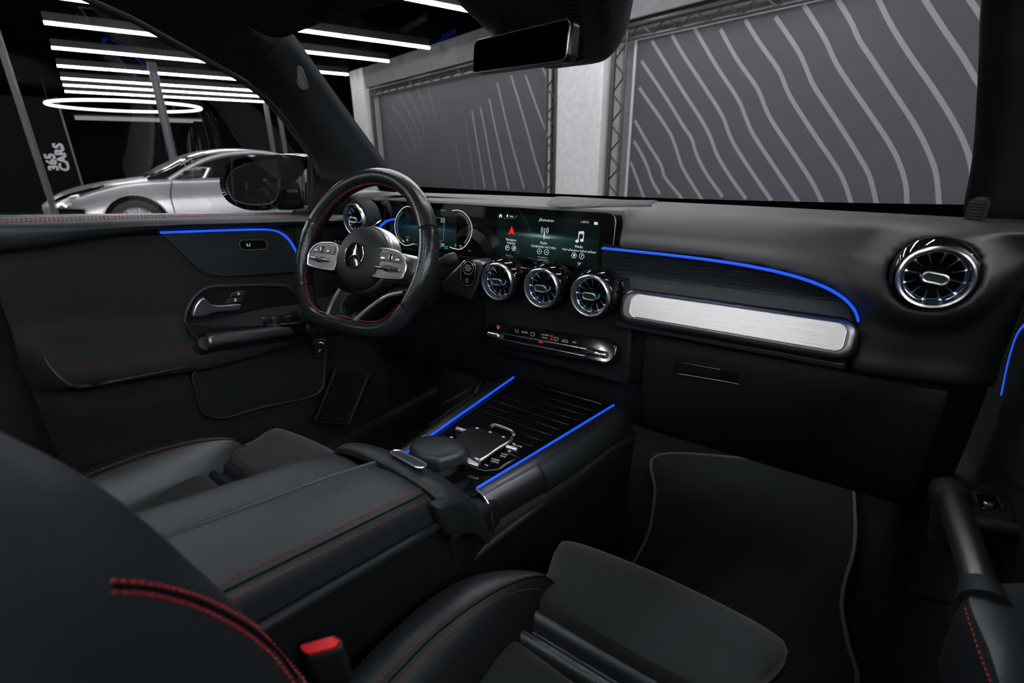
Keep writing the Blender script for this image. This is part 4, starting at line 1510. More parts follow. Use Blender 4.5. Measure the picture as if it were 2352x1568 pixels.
# switch pods with their silver frames
def pod(s):
    pts = [(.057, .017), (.10, .020), (.128, .012), (.142, -.006), (.140, -.026), (.130, -.034), (.064, -.036), (.054, -.028)]
    pts = [(s * a, b) for a, b in pts]
    P = cr([V(a, b, 0) for a, b in pts], 4, closed=True)
    poly_ = [(p.x, p.y) for p in P]
    z0 = .018
    o_ = Wp(0, 0, z0)
    body = mk('switch_pod', prism(poly_, o_, e1, e2, -.022, .0), M('grey_switch_satin', (.17, .172, .178), .34, .85), sw, bevel=.003, seg=3, label='silver switch pod')
    mk('pod_frame', tube([o_ + e1 * a + e2 * b for a, b in poly_], .0022, 8, closed=True), silver, sw)
    mk('upper_key', prism([(s * a, b) for a, b in ((.062, -.004), (.130, -.003), (.118, .010), (.10, .015), (.062, .013))], o_, e1, e2, 0, .0022), M('grey_key_plastic', (.115, .116, .12), .4, .7), body, bevel=.001)
    mk('chrome_window', prism([(s * .1 + a, .005 + b) for a, b in rrect(.0065, .011, .003)], o_, e1, e2, .002, .003), gloss, body)
    mk('window_frame', tube([o_ + e1 * (s * .1 + a) + e2 * (.005 + b) + e3 * .003 for a, b in rrect(.0075, .012, .0034)], .0007, 6, closed=True), chrome, body)
    for dx in (-.02, .02):
        mk('small_key', prism([(s * .1 + dx + a, .002 + b) for a, b in rrect(.010, .0038, .0018)], o_, e1, e2, .002, .0042), chrome, body, bevel=.0006)
    mk('roller_bar', tube([Wp(s * .068, -.0175, z0 + .004), Wp(s * .130, -.0175, z0 + .004)], .0034, 12), chrome, body)
    mk('roller', tube([Wp(s * .094, -.0175, z0 + .004), Wp(s * .106, -.0175, z0 + .004)], .0065, 14), silverd, body)
    for k, bz in ((0, -.0075), (1, -.0285)):
        for dx in (-.022, 0, .022):
            mk('symbol', prism([(s * .1 + dx + a, bz + b) for a, b in rrect(.004, .003, .001)], o_, e1, e2, .0003, .0005), prntd, body)
    # arm from hub to rim
    rows = []
    for t in (0, .35, .7, 1):
        x_ = s * (.045 + .12 * t)
        hh = .03 - .008 * t
        rows.append([Wp(x_, hh - .008, -.03), Wp(x_, hh - .006, -.005 - .004 * t), Wp(x_, -.008, .004 - .006 * t), Wp(x_, -hh - .012, -.005 - .004 * t), Wp(x_, -hh - .014, -.03)])
    mk('spoke', patch(rows, 4, 4), silver if s > 0 else glossr, sw)


pod(1)
pod(-1)
# lower spoke with silver edge
low = [(-.034, -.072), (-.050, -.105), (-.056, -.134), (-.044, -.150), (.0, -.150), (.022, -.138), (.057, -.104), (.099, -.072), (.14, -.058)]
P = cr([Wp(a, b, .008) for a, b in low], 6)
mk('spoke_edge', tube(P, .0052, 10, flat=.7, up=e3), silverb, sw)
pl = [(-.032, -.074), (-.048, -.105), (-.054, -.133), (-.043, -.147), (.0, -.147), (.02, -.136), (.004, -.126), (-.018, -.122), (-.024, -.108), (-.012, -.086), (.0, -.078)]
mk('spoke_plate', prism(pl, Wp(0, 0, 0), e1, e2, -.008, .006), soft, sw, bevel=.002)
P2 = cr([Wp(a, b, -.014) for a, b in ((.0, -.13), (.03, -.118), (.06, -.092), (.1, -.064), (.145, -.05))], 6)
mk('lower_spoke', tube(P2, .014, 10, flat=.7, up=e3), glossr, sw)
mk('column_shroud', tube([Wp(.0, -.01, -.03), Wp(.0, -.015, -.09), Wp(0, -.02, -.2)], [.06, .055, .065], 24), soft2, sw)

# gear stalk
sk = thing('column_stalk', 'black selector stalk sticking out behind the steering wheel', 'stalk', Wp(.06, -.03, -.06))
k0, k1 = Wp(.05, -.02, -.06), at(1047, 591, y=.76)
kp = at(1012, 603, y=.745)
mk('arm', tube(cr([k0, k0.lerp(kp, .6), kp, k1], 5), [.011] * 5 + [.0095] * 6 + [.0095] * 4 + [.0095], 12), soft, sk)
dk = (k1 - kp).normalized()
mk('knob', tube([k1 - dk * .028, k1 - dk * .02, k1 - dk * .003, k1 + dk * .002], [.010, .0125, .0125, .010], 14), soft, sk)
mk('end_button', tube([k1 + dk * .001, k1 + dk * .0035], [.0075, .007], 14), silverd, sk)
# light switch panel by the door
lp = thing('light_switch', 'small dark light switch panel below the steering-side vent', 'switch panel', at(785, 552, y=.835))
q = at(783, 555, y=.838)
mk('panel', prism(rrect(.07, .03, .008), q, V(1, 0, 0), V(0, .1, 1), -.01, 0), gloss, lp, bevel=.002)
for k in range(4):
    mk('symbol', prism([(-.024 + k * .016 + a, b) for a, b in rrect(.008, .004, .0015)], q, V(1, 0, 0), V(0, .1, 1), 0, .0005), prntd, lp)
pb = thing('parking_brake_switch', 'small black parking brake switch low beside the driver door', 'switch', at(735, 800, x=-.64))
q = at(735, 799, x=-.64)
pe1, pe2 = V(.55, -.6, 0).normalized() * -1, V(0, 0, 1)
pe1 = V(.7, .7, 0).normalized()
mk('plate', prism(rrect(.034, .05, .007), q, pe1, pe2, -.012, 0), soft, pb, bevel=.002)
mk('paddle', prism(rrect(.026, .034, .006), q, pe1, pe2, 0, .006), glossr, pb, bevel=.002)
mk('chrome_bow', tube([q + pe1 * a + pe2 * b + pe1.cross(pe2) * .005 for a, b in ((-.012, .012), (-.009, .018), (.009, .018), (.012, .012))], .001, 6), chrome, pb)
text('P', q + pe1.cross(pe2) * .0066 - pe2 * .006, pe1, pe2, .013, prnt, pb)

# ================================================================== CENTRE CONSOLE
cc = thing('centre_console', 'black centre console with leather armrest and blue light strips', 'console', (0, .5, .36))
ZC = .75
sL = [at(925, 1045, z=ZC), at(1180, 866, z=ZC)]
sR = [at(1095, 1122, z=ZC), at(1415, 927, z=ZC)]
for s in (sL, sR):
    d = (s[1] - s[0]).normalized()
    mk('light_strip', sweep([s[0] - d * .0, s[1]], [(-.0017, -.002), (.0017, -.002), (.0017, .002), (-.0017, .002)], V(0, 0, 1)), blue, cc, label='glowing blue light strip')
# tray between the strips
tr_ = [sL[0] + V(.004, -.1, -.004), sR[0] + V(-.003, -.1, -.004), sR[1] + V(-.003, .06, -.004), sL[1] + V(.004, .06, -.004)]
mk('tray', (tr_ + [p - V(0, 0, .03) for p in tr_], [(0, 1, 2, 3), (4, 7, 6, 5), (0, 4, 5, 1), (1, 5, 6, 2), (2, 6, 7, 3), (3, 7, 4, 0)]), gloss, cc, smooth=False)
# roller cover slats
ys = [tr_[0].y + .24 + k * .0265 for k in range(9)]


def tray_x(y, s):
    a, b = (sL if s < 0 else sR)
    t = (y - a.y) / (b.y - a.y)
    return a.x + (b.x - a.x) * t


for y in ys:
    xa, xb = tray_x(y, -1) + .022, tray_x(y, 1) - .022
    mk('roller_slat', prism(rrect(xb - xa, .0235, .004, 3), V((xa + xb) / 2, y, ZC - .003), V(1, 0, 0), V(0, 1, 0), 0, .0022), slatm, cc, bevel=.0012)
y = ys[-1] + .03
xa, xb = tray_x(y, -1) + .02, tray_x(y, 1) - .02
mk('roller_grip', prism(rrect(xb - xa, .02, .006), V((xa + xb) / 2, y, ZC - .003), V(1, 0, 0), V(0, 1, 0), 0, .007), slatm, cc, bevel=.003)


# side rails: rounded satin covers outside the strips, and the side walls
def console_side(s):
    A, B = (sL if s < 0 else sR)
    rows, wall = [], []
    for k in range(13):
        t = -.02 + 1.06 * k / 12
        p = A.lerp(B, t)
        o_ = V(s, 0, 0)
        w_ = .034 + .010 * math.sin(math.pi * max(0, min(1, t)))
        pr = [p + o_ * .0035 + V(0, 0, .001), p + o_ * .012 + V(0, 0, .0025), p + o_ * w_ * .7 + V(0, 0, -.004), p + o_ * w_ + V(0, 0, -.02), p + o_ * (w_ + .003) + V(0, 0, -.042), p + o_ * (w_ - .004) + V(0, 0, -.055)]
        rows.append(cr(pr, 4))
        wall.append([p + o_ * (w_ - .004) + V(0, 0, -.052), p + o_ * (w_ + .008) + V(0, 0, -.07), p + o_ * (w_ + .004) + V(0, 0, -.12), p + o_ * (w_ - .004) + V(0, 0, -.25), p + o_ * (w_ + .004) + V(0, 0, -.395)])
    mk('side_rail', grid(rows), railm, cc, label='dark satin rounded side rail')
    mk('side_wall', patch(wall, 1, 4), soft2, cc)
    # padded insert in the rail
    rows = []
    for k in range(11):
        t = .28 + .66 * k / 10
        p = A.lerp(B, t)
        o_ = V(s, 0, 0)
        w_ = .036 + .010 * math.sin(math.pi * t)
        e_ = 1 if 0 < k < 10 else .35
        pr = [p + o_ * w_ * .55 + V(0, 0, .001), p + o_ * (w_ * .82) + V(0, 0, -.007 + .003 * e_), p + o_ * (w_ + .004 * e_) + V(0, 0, -.022), p + o_ * (w_ + .006 * e_) + V(0, 0, -.042), p + o_ * (w_ - .002) + V(0, 0, -.054)]
        rows.append(cr(pr, 3))
    mk('knee_pad', grid(rows), soft, cc)
    mk('rail_end', tube(cr([A + V(s * .002, -.004, .002), A + V(s * .02, -.008, 0), A + V(s * .034, -.010, -.015), A + V(s * .04, -.012, -.045)], 4), .0022, 8), silver, cc)
    # lower wall swell with a shallow pocket line
    f_ = [A.lerp(B, t) + V(s * .042, 0, dz) for t, dz in ((-.35, -.085), (0, -.075), (.4, -.068), (.8, -.06), (1.0, -.07))]
    mk('wall_ridge', tube(cr(f_, 5), .008, 10), soft, cc)


console_side(1)
console_side(-1)
# armrest box
def arm_pt(x, y, dz=0.0):
    return V(x, y, .9 - .05 * (y - .133) / .239 + dz)


mk('armrest_box', (lambda P: (P, [(0, 1, 2, 3), (4, 7, 6, 5), (0, 4, 5, 1), (1, 5, 6, 2), (2, 6, 7, 3), (3, 7, 4, 0)]))(
    [V(-.105, -.15, .36), V(.125, -.15, .36), V(.125, .44, .36), V(-.105, .44, .36), arm_pt(-.1, -.15, -.045), arm_pt(.115, -.15, -.045), arm_pt(.115, .385, -.045), arm_pt(-.1, .385, -.045)]), soft2, cc, bevel=.008)
# two lids, the passenger one with red stitching
def lid(x0, x1, z_in, z_out):
    rows = []
    for y in (-.16, -.05, .06, .15, .24, .33, .365, .374):
        e_ = .0 if y < .36 else (.006 if y < .37 else .018)
        w_ = x1 - x0
        rows.append([arm_pt(x0, y, -.03), arm_pt(x0 + w_ * .0, y, z_in - .004 - e_), arm_pt(x0 + w_ * .1, y, z_in - e_), arm_pt(x0 + w_ * .5, y, (z_in + z_out) / 2 + .004 - e_), arm_pt(x0 + w_ * .86, y, z_out - e_), arm_pt(x1, y, z_out - .012 - e_), arm_pt(x1 + (.003 if w_ > 0 else -.003), y, -.042)])
    return patch(rows, 3, 4)


mk('armrest_lid', lid(.003, .114, .006, .0), armle, cc, label='padded leather lid, passenger half')
mk('armrest_lid', lid(-.004, -.100, -.012, -.010), armle, cc, label='padded leather lid, driver half')
mk('lid_ridge', tube([arm_pt(.004, -.16, .004), arm_pt(.004, .30, .004), arm_pt(.004, .368, .0)], .0045, 8), leather2, cc)
P = [arm_pt(.0985, y, .0018) for y in (-.16, 0, .1, .2, .3, .366)]
mk('stitching', stitches(cr(P, 6), V(.2, 0, 1), .0042, .0016, .0009, lift=.0001), redst, cc, kind='stuff')
P = [arm_pt(.1125, y, -.0085) for y in (-.16, 0, .1, .2, .3, .366)]
mk('stitching', stitches(cr(P, 6), V(.8, 0, .6), .0042, .0016, .0009, lift=.0001), redst, cc, kind='stuff')
mk('lid_seam', tube(cr([arm_pt(.1065, y, -.0025) for y in (-.16, 0, .1, .2, .3, .368)], 4), .0011, 6), black, cc)
mk('side_ledge', sweep([arm_pt(.120, -.16, -.047), arm_pt(.120, .38, -.047)], [(-.006, -.005), (.006, -.005), (.006, .002), (.0, .005), (-.006, .002)], V(0, 0, 1)), leather2, cc, bevel=.002)
# hoop in front of the armrest
rows = []
for x, zz in ((-.118, -.075), (-.112, -.03), (-.095, -.007), (-.05, .004), (0, .006), (.05, .004), (.105, -.006), (.125, -.026), (.133, -.055), (.133, -.07)):
    rows.append([arm_pt(x, .377, zz - .016), arm_pt(x, .380, zz - .006), arm_pt(x, .40, zz - .004), arm_pt(x, .43, zz - .02), arm_pt(x, .455, zz - .05), arm_pt(x, .462, max(zz - .085, -.105))])
mk('armrest_hoop', patch(rows, 4, 4), soft, cc)
bq = [at(u, v, p=arm_pt(0, .40, .003), n=V(0, .2, 1).normalized()) for u, v in ((868, 1044), (893, 1040), (955, 1068), (938, 1073))]
cen = sum(bq, V(0, 0, 0)) / 4
cen = V(.035, .402, arm_pt(0, .402, .0065).z)
rb_ = mk('release_button', prism(rrect(.062, .014, .006), cen, V(1, -.06, 0).normalized(), V(.06, .97, -.21).normalized(), -.004, .002), soft, cc, bevel=.001)
mk('chrome_outline', tube([cen + V(1, -.06, 0) * a + V(.06, .97, -.21) * b + V(0, 0, .002) for a, b in rrect(.066, .017, .008)], .0013, 6, closed=True), silver, rb_)
mk('console_bridge', (lambda P: (P, [(0, 1, 2, 3), (4, 7, 6, 5), (0, 4, 5, 1), (1, 5, 6, 2), (2, 6, 7, 3), (3, 7, 4, 0)]))(
    [V(-.12, .40, .36), V(.112, .40, .36), V(.114, .525, .36), V(-.13, .525, .36), V(-.118, .40, .762), V(.110, .40, .762), V(.106, .525, .738), V(-.128, .525, .738)]), soft2, cc, bevel=.01, seg=3)
# flank piece between hoop and rail
fl = [at(u, v, x=.135) for u, v in ((1004, 1164), (1040, 1150), (1070, 1152), (1098, 1180), (1092, 1200), (1030, 1236))]
mk('flank_cover', (fl + [p - V(.02, 0, 0) for p in fl], [tuple(range(6)), tuple(range(11, 5, -1))] + [(i, (i + 1) % 6, 6 + (i + 1) % 6, 6 + i) for i in range(6)]), soft, cc, bevel=.006)

# ------------------------------------------------------------------ touchpad unit
tpn = thing('touchpad_unit', 'glossy black touchpad with silver edge on the console', 'touchpad', (0, .6, ZC))
TZ0 = ZC + .012


def tq(u, v, z=TZ0):
    return at(u, v, z=z)


body = [tq(u, v, ZC + .004) for u, v in ((1010, 1000), (1050, 978), (1120, 985), (1200, 1022), (1205, 1040), (1150, 1075), (1115, 1080), (1040, 1062))]
mk('base', (body + [p - V(0, 0, .012) for p in body], [tuple(range(8)), tuple(range(15, 7, -1))] + [(i, (i + 1) % 8, 8 + (i + 1) % 8, 8 + i) for i in range(8)]), gloss, tpn, bevel=.004, seg=3)
pad = [tq(u, v) for u, v in ((1030, 1020), (1068, 984), (1090, 977), (1165, 1002), (1173, 1012), (1108, 1055), (1095, 1056), (1050, 1040))]
mk('touch_surface', (pad + [p - V(0, 0, .006) for p in pad], [tuple(range(8)), tuple(range(15, 7, -1))] + [(i, (i + 1) % 8, 8 + (i + 1) % 8, 8 + i) for i in range(8)]), glossr, tpn, bevel=.002)
ed = [tq(1074, 1042, TZ0 - .003), tq(1094, 1054, TZ0 + .001), tq(1108, 1054, TZ0 + .001), tq(1140, 1032, TZ0 + .001), tq(1172, 1012, TZ0 + .001), tq(1174, 1005, TZ0 - .001)]
mk('silver_edge', tube(cr(ed, 5), .0034, 8, flat=.8), silver, tpn)
wd = [tq(u, v, TZ0 - .001) for u, v in ((1070, 1045), (1106, 1058), (1096, 1069), (1060, 1058))]
mk('silver_lip', (wd + [p - V(0, 0, .008) for p in wd], [(0, 1, 2, 3), (4, 7, 6, 5), (0, 4, 5, 1), (1, 5, 6, 2), (2, 6, 7, 3), (3, 7, 4, 0)]), silver, tpn, bevel=.002)
hd = cr([tq(u, v, TZ0 + .002) for u, v in ((1126, 980), (1138, 976), (1175, 990), (1180, 998))], 4)
mk('front_bow', tube(hd, .0035, 8), silver, tpn)
for (u, v), nm in (((1176, 1030), 'volume_roller'), ((1060, 988), 'mode_roller')):
    p = tq(u, v, ZC + .008)
    mk(nm, tube([p - V(.011, .001, 0), p + V(.011, .001, 0)], .005, 12), silver, tpn)
bx_ = V(1, .12, 0).normalized()
by_ = V(-.12, 1, 0).normalized()
for s_, u, v, h_ in (('VOLUME', 1187, 1023, .0052), ('NAVI', 1158, 1043, .0055), ('MAP', 1155, 1048, .0055), ('RADIO', 1138, 1055, .0055), ('MEDIA', 1136, 1060, .0055), ('TEL', 1117, 1068, .0055)):
    text(s_, tq(u, v, ZC + .0048), bx_, by_, h_, prnt, tpn)
for u, v in ((1096, 983), (1126, 992), (1156, 1003), (1037, 1004), (1170, 1036)):
    p = tq(u, v, TZ0 + .0006 if v < 1030 and u > 1050 else ZC + .005)
    mk('symbol', prism(rrect(.006, .0035, .001), p, bx_, by_, 0, .0003), prnt, tpn)
# palm rest
pr_ = thing('palm_rest', 'leather palm rest with a silver lower edge on the console', 'palm rest', (-.03, .5, ZC))
top = [(939, 1030), (945, 1014), (962, 1006), (1000, 1000), (1042, 1007), (1070, 1024), (1074, 1037), (1058, 1047), (1022, 1058), (1000, 1061), (955, 1049)]
def pc(u, v, z):
    return at(u, v, z=z)


P0 = cr([pc(u, v, ZC + .030) for u, v in top], 4, closed=True)
cen = sum(P0, V(0, 0, 0)) / len(P0)
rows = []
for k, (sc_, z_) in enumerate(((.0, .038), (.5, .0378), (.78, .0365), (.91, .033), (.98, .027), (1.0, .020), (.975, .013), (.9, .010))):
    rows.append([V(cen.x + (p.x - cen.x) * sc_, cen.y + (p.y - cen.y) * sc_, ZC + z_) for p in P0])
mk('pad', grid(rows, cv=True), leather2, pr_)
mk('stem', tube([V(cen.x, cen.y, ZC - .006), V(cen.x, cen.y, ZC + .008)], [.036, .032], 20), soft, pr_)
e_ = cr([pc(u, v, ZC + .014) for u, v in ((1020, 1066), (1030, 1058), (1050, 1052), (1072, 1042))], 5)
mk('silver_edge', tube(e_, .0022, 8), silver, pr_)
e_ = cr([pc(u, v, ZC + .009) for u, v in ((1024, 1068), (1034, 1064), (1054, 1056), (1070, 1050))], 5)
mk('underside_trim', tube(e_, .0038, 8, flat=.8), chrome, pr_)

# ================================================================== SEATS
def seat(name, label, dx, dy, dz, who):
    t = thing(name, label, 'seat', (dx, .15 + dy, .36))

    def T(x, y, z):
        return V(dx + x, dy + y, dz + z)
    out = {}
    prof = [(-.12, .234, .189, .755, .126, .50), (.0, .232, .187, .757, .125, .50), (.1, .229, .186, .757, .124, .5), (.2, .224, .184, .757, .124, .5), (.28, .224, .182, .755, .124, .5), (.35, .216, .167, .75, .122, .5), (.40, .194, .149, .742, .118, .52), (.435, .162, .13, .73, .114, .55), (.452, .135, .118, .71, .110, .6)]
    for s, nm in ((-1, 'l'), (1, 'r')):
        rows = []
        pf = prof if s < 0 else [(y - .035, xo + .02, xc + .02, zc, xi + .012, zb) for y, xo, xc, zc, xi, zb in prof]
        for y, xo, xc, zc, xi, zb in pf:
            rows.append([T(s * xo, y, zb - .12), T(s * (xo + .006), y, zb + .10), T(s * (xo + .002), y, zc - .05), T(s * (xo - .009), y, zc - .012), T(s * xc, y, zc), T(s * (xc * .55 + xi * .45), y, zc - .015), T(s * (xc * .2 + xi * .8), y, zc - .045), T(s * xi, y, zc - .066), T(s * (xi - .01), y, zc - .10)])
        g = patch(rows, 5, 4)
        out['bol' + nm] = g
        mk('cushion_bolster', g, leather, t)
        C_ = [p + V(0, 0, .0006) for p in cr([T(s * (xc * .78 + xi * .22), y, zc - .0045) for y, xo, xc, zc, xi, zb in pf], 6)]
        tb0 = bvh(g)

        def drop(p, up_):
            h_ = tb0.ray_cast(p + V(0, 0, .1), V(0, 0, -1))
            return (h_[0] if h_[0] is not None else p) + V(0, 0, up_)
        for o_ in (-.0065, .0065):
            mk('stitching', stitches([drop(p + V(o_, 0, 0), 0) for p in C_], lambda p: V(s * (.25 if p.z > 0 else 0), 0, 1).normalized(), .0040, .0016, .0010, lift=.0003), redst, t, kind='stuff')
        mk('bolster_seam', tube([drop(p, -.0003) for p in C_], .0011, 6), black, t)
        C_ = cr([T(s * (xo - .0068), y, zc - .014) for y, xo, xc, zc, xi, zb in pf], 6)
        mk('stitching', stitches(C_, V(s * .6, 0, .8), .0036, .003, .0007, lift=-.0002), redst, t, kind='stuff')
    # centre panel of the cushion
    rows = []
    for y, z in ((-.16, .665), (-.05, .668), (.1, .675), (.22, .684), (.31, .692), (.35, .692), (.368, .684), (.374, .66)):
        rows.append([T(x, y, z - .012 * (1 - (x / .124) ** 2) + (0 if abs(x) < .12 else -.004)) for x in (-.128, -.1, -.05, 0, .05, .1, .128)])
    mk('cushion_insert', patch(rows, 3, 3), micro, t)
    # leather gusset in front of it and the pull-out thigh support
    rows = [[T(x, y, z) for x in (-.15, -.07, 0, .07, .15)] for y, z in ((.366, .665), (.374, .682), (.384, .685), (.392, .674), (.398, .672), (.404, .684), (.414, .690), (.42, .68), (.425, .64))]
    mk('leather_gusset', patch(rows, 3, 3), leather, t)
    q = [(-.118, .418), (.114, .418), (.138, .48), (.158, .533), (.145, .552), (.07, .561), (0, .563), (-.07, .559), (-.142, .547), (-.157, .53), (-.141, .475)]
    ring_ = cr([V(a, b, 0) for a, b in q], 3, closed=True)
    cx_ = V(0, .487, 0)
    rows = []
    for sc_, z_ in ((0, .711), (.4, .711), (.75, .7095), (.9, .706), (.97, .699), (1.0, .688), (1.0, .665), (.97, .645), (.9, .636)):
        rows.append([T(cx_.x + (p.x - cx_.x) * sc_, cx_.y + (p.y - cx_.y) * sc_, z_ - .028 * max(0, (p.y - .5) * sc_ / .06) ** 2 * .3) for p in ring_])
    mk('thigh_support', grid(rows, cv=True), micro, t)
    mk('support_piping', tube([T(cx_.x + (p.x - cx_.x) * 1.003, cx_.y + (p.y - cx_.y) * 1.003, .668) for p in ring_], .0025, 6, closed=True), black, t)
    mk('seat_base', (lambda P: (P, [(0, 1, 2, 3), (4, 7, 6, 5), (0, 4, 5, 1), (1, 5, 6, 2), (2, 6, 7, 3), (3, 7, 4, 0)]))(
        [T(-.19, -.1, .37 - dz), T(.19, -.1, .37 - dz), T(.17, .40, .37 - dz), T(-.17, .40, .37 - dz), T(-.2, -.12, .655), T(.2, -.12, .655), T(.14, .46, .645), T(-.14, .46, .645)]), soft2, t, bevel=.01)
    # backrest
    cz_ = [(.70, .175), (.80, .150), (.856, .130), (.92, .112), (.99, .09), (1.06, .065), (1.10, .047), (1.135, .026), (1.2, -.012), (1.28, -.06)]
    rows = []
    for z, c in cz_:
        half = [(.236, -.15), (.232, -.07), (.215, -.022), (.190, -.004), (.168, 0), (.148, -.006), (.122, -.028), (.1, -.055), (.082, -.066), (.04, -.068), (0, -.068)]
        wv = 1 if z < 1.15 else 1 - (z - 1.15) * .5
        rows.append([T(-a * wv, c + b, z) for a, b in half] + [T(a * wv, c + b, z) for a, b in half[-2::-1]])
    g = patch(rows, 5, 3)
    out['back'] = g
    mk('backrest', g, leather2, t)
    bk = [[T(-.236, c - .15, z), T(-.2, c - .19, z), T(0, c - .2, z), T(.2, c - .19, z), T(.236, c - .15, z)] for z, c in cz_]
    mk('backrest_shell', patch(bk, 2, 3), soft2, t)
    return t, out


ps, pg = seat('passenger_seat', 'black leather seat with dark microfibre centre, facing the glovebox', .364, 0, 0, 'p')
dsn, dg_ = seat('driver_seat', 'black leather seat with dark microfibre centre behind the steering wheel', -.378, -.034, -.032, 'd')
tree = bvh(pg['back'])
for pts in (((255, 1333), (330, 1338), (450, 1366), (560, 1420), (640, 1482), (690, 1550), (700, 1575)), ((258, 1358), (340, 1364), (440, 1390), (545, 1441), (620, 1500), (668, 1560), (676, 1580))):
    P, N = on(tree, pts, .0003, 12)
    if len(P) > 3:
        mk('stitching', stitches(P, N, .0046, .0014, .0017), redst, ps, kind='stuff')
P, N = on(tree, ((256, 1346), (335, 1351), (445, 1378), (552, 1431), (630, 1491), (680, 1556)), .0002, 12)
if len(P) > 3:
    mk('backrest_seam', tube(P, .0016, 6), black, ps)
tree = bvh(dg_['back'])
P, N = on(tree, ((150, 1126), (200, 1150), (250, 1178), (300, 1207)), .0003, 12)
if len(P) > 3:
    mk('stitching', stitches(P, N, .0040, .002, .0016), redst, dsn, kind='stuff')
P, N = on(bvh(dg_['boll'], dg_['bolr']), ((384, 1167), (392, 1160)), .001, 4)

# belt buckle by the passenger seat
bkl = thing('belt_buckle', 'black seat belt buckle with bright red button beside the console', 'belt buckle', (.135, .18, .6))
bn = V(.42, -.42, .8).normalized()
bp_ = V(.136, .18, .802)
poly_ = [at(u, v, p=bp_, n=bn) for u, v in ((686, 1481), (762, 1459), (781, 1471), (772, 1486), (760, 1491), (712, 1504), (704, 1502), (692, 1494))]
mk('red_button', (poly_ + [p - bn * .012 for p in poly_], [tuple(range(8)), tuple(range(15, 7, -1))] + [(i, (i + 1) % 8, 8 + (i + 1) % 8, 8 + i) for i in range(8)]), redpl, bkl, bevel=.0015)
fr_ = [at(u, v, p=bp_ - bn * .003, n=bn) for u, v in ((680, 1486), (700, 1468), (768, 1452), (790, 1468), (786, 1492), (710, 1516))]
dn = V(.1, .05, -1).normalized()
mk('casing', (fr_ + [p + dn * .09 for p in fr_], [tuple(range(6)), tuple(range(11, 5, -1))] + [(i, (i + 1) % 6, 6 + (i + 1) % 6, 6 + i) for i in range(6)]), soft, bkl, bevel=.003)

# ================================================================== DRIVER DOOR
dd = thing('driver_door', 'black driver door panel with blue light line and red stitching', 'door', (-.72, .5, .4))


def belt_z(y):
    return 1.163 - (y - .21) * .082


rows = []
for y in (.10, .22, .34, .46, .58, .70, .82, .93):
    zt = belt_z(y)
    hb = .029 + .026 * smooth01((.44 - y) / .26)
    rows.append([V(-.75, y, zt - .012), V(-.738, y, zt - .001), V(-.715, y, zt), V(-.694, y, zt - .010), V(-.683, y, zt - .02), V(-.682, y, zt - hb * .7), V(-.69, y, zt - hb), V(-.712, y, zt - hb - .004)])
g = patch(rows, 5, 5)
mk('belt_roll', g, leather2, dd, label='padded leather top roll')
tb_ = bvh(g)
for pts in (((0, 505), (200, 499), (400, 494), (600, 490), (718, 488)), ((0, 511), (200, 504), (400, 498), (600, 494), (718, 491))):
    P, N = on(tb_, pts, .0004, 14)
    if len(P) > 3:
        mk('stitching', stitches(P, N, .0042, .002, .0011, lift=.0002), redst, dd, kind='stuff')


def door_edge(y):
    return .857 - .2 * (y - .209) if y < .45 else .809 - .05 * (y - .45)


def door_pt(y, z):
    h = z - door_edge(y)
    a = .068 * smooth01((.12 - h) / .10) if h > 0 else .03 + .038 * smooth01((h + .016) / .016)
    if h < -.05:
        a -= .012 * smooth01((-h - .05) / .1)
    a *= smooth01((y - .15) / .06)
    a *= 1 - .35 * smooth01((y - .60) / .15)
    x = -.713 + a
    if z > 1.04:
        x -= 0.0
    return V(x, y, z)


rows = [[door_pt(.14 + .84 * i / 70, .36 + .755 * j / 80) for j in range(81)] for i in range(71)]
mk('door_panel', grid(rows), M('door_field_cloth', (.0058, .0074, .0083), .75, spec=.25, bump=('noise', 900, .25)), dd, sharp=0)
gdoor = grid(rows)
td = bvh(gdoor)
for pts in (((117, 848), (200, 832), (300, 815), (400, 802), (452, 796)), ((122, 855), (200, 839), (300, 823), (400, 809), (454, 803))):
    P, N = on(td, pts, .0004, 12)
    if len(P) > 3:
        mk('stitching', stitches(P, N, .0042, .0024, .0012), redst, dd, kind='stuff')
# ledge under the pad
P, N = on(td, ((100, 818), (122, 850), (160, 882), (200, 886), (300, 868), (440, 840)), .0, 8)
mk('pad_ledge', tube(P, [.0012 + .003 * math.sin(math.pi * k / (len(P) - 1)) ** .5 for k in range(len(P))], 8), soft, dd)
P, N = on(td, ((0, 562), (40, 552), (120, 546), (250, 541), (366, 537)), .0, 8)
mk('panel_gap', tube(P, .0025, 6), black, dd)
# blue light line and lined panel
bp2 = cr([at(u, v, x=-.703) for u, v in ((368, 534), (480, 530), (580, 527), (622, 528), (645, 535), (662, 549), (676, 570), (688, 594), (694, 610))], 6)
mk('light_line', sweep(bp2, [(-.003, -.0024), (.003, -.0024), (.003, .0024), (-.003, .0024)], V(0, 0, 1)), blue, dd, label='glowing blue light line')
gp = [at(u, v, x=-.7045) for u, v in ((370, 537), (480, 533), (580, 530), (622, 531), (645, 538), (662, 552), (676, 573), (692, 606), (700, 622), (640, 627), (560, 633), (508, 634), (478, 629), (450, 614), (415, 577))]
n = len(gp)
mk('lined_panel', (gp + [p - V(.02, 0, 0) for p in gp], [tuple(range(n))] + [(i, (i + 1) % n, n + (i + 1) % n, n + i) for i in range(n)]), grain, dd, smooth=False, label='dark panel with fine horizontal lines')
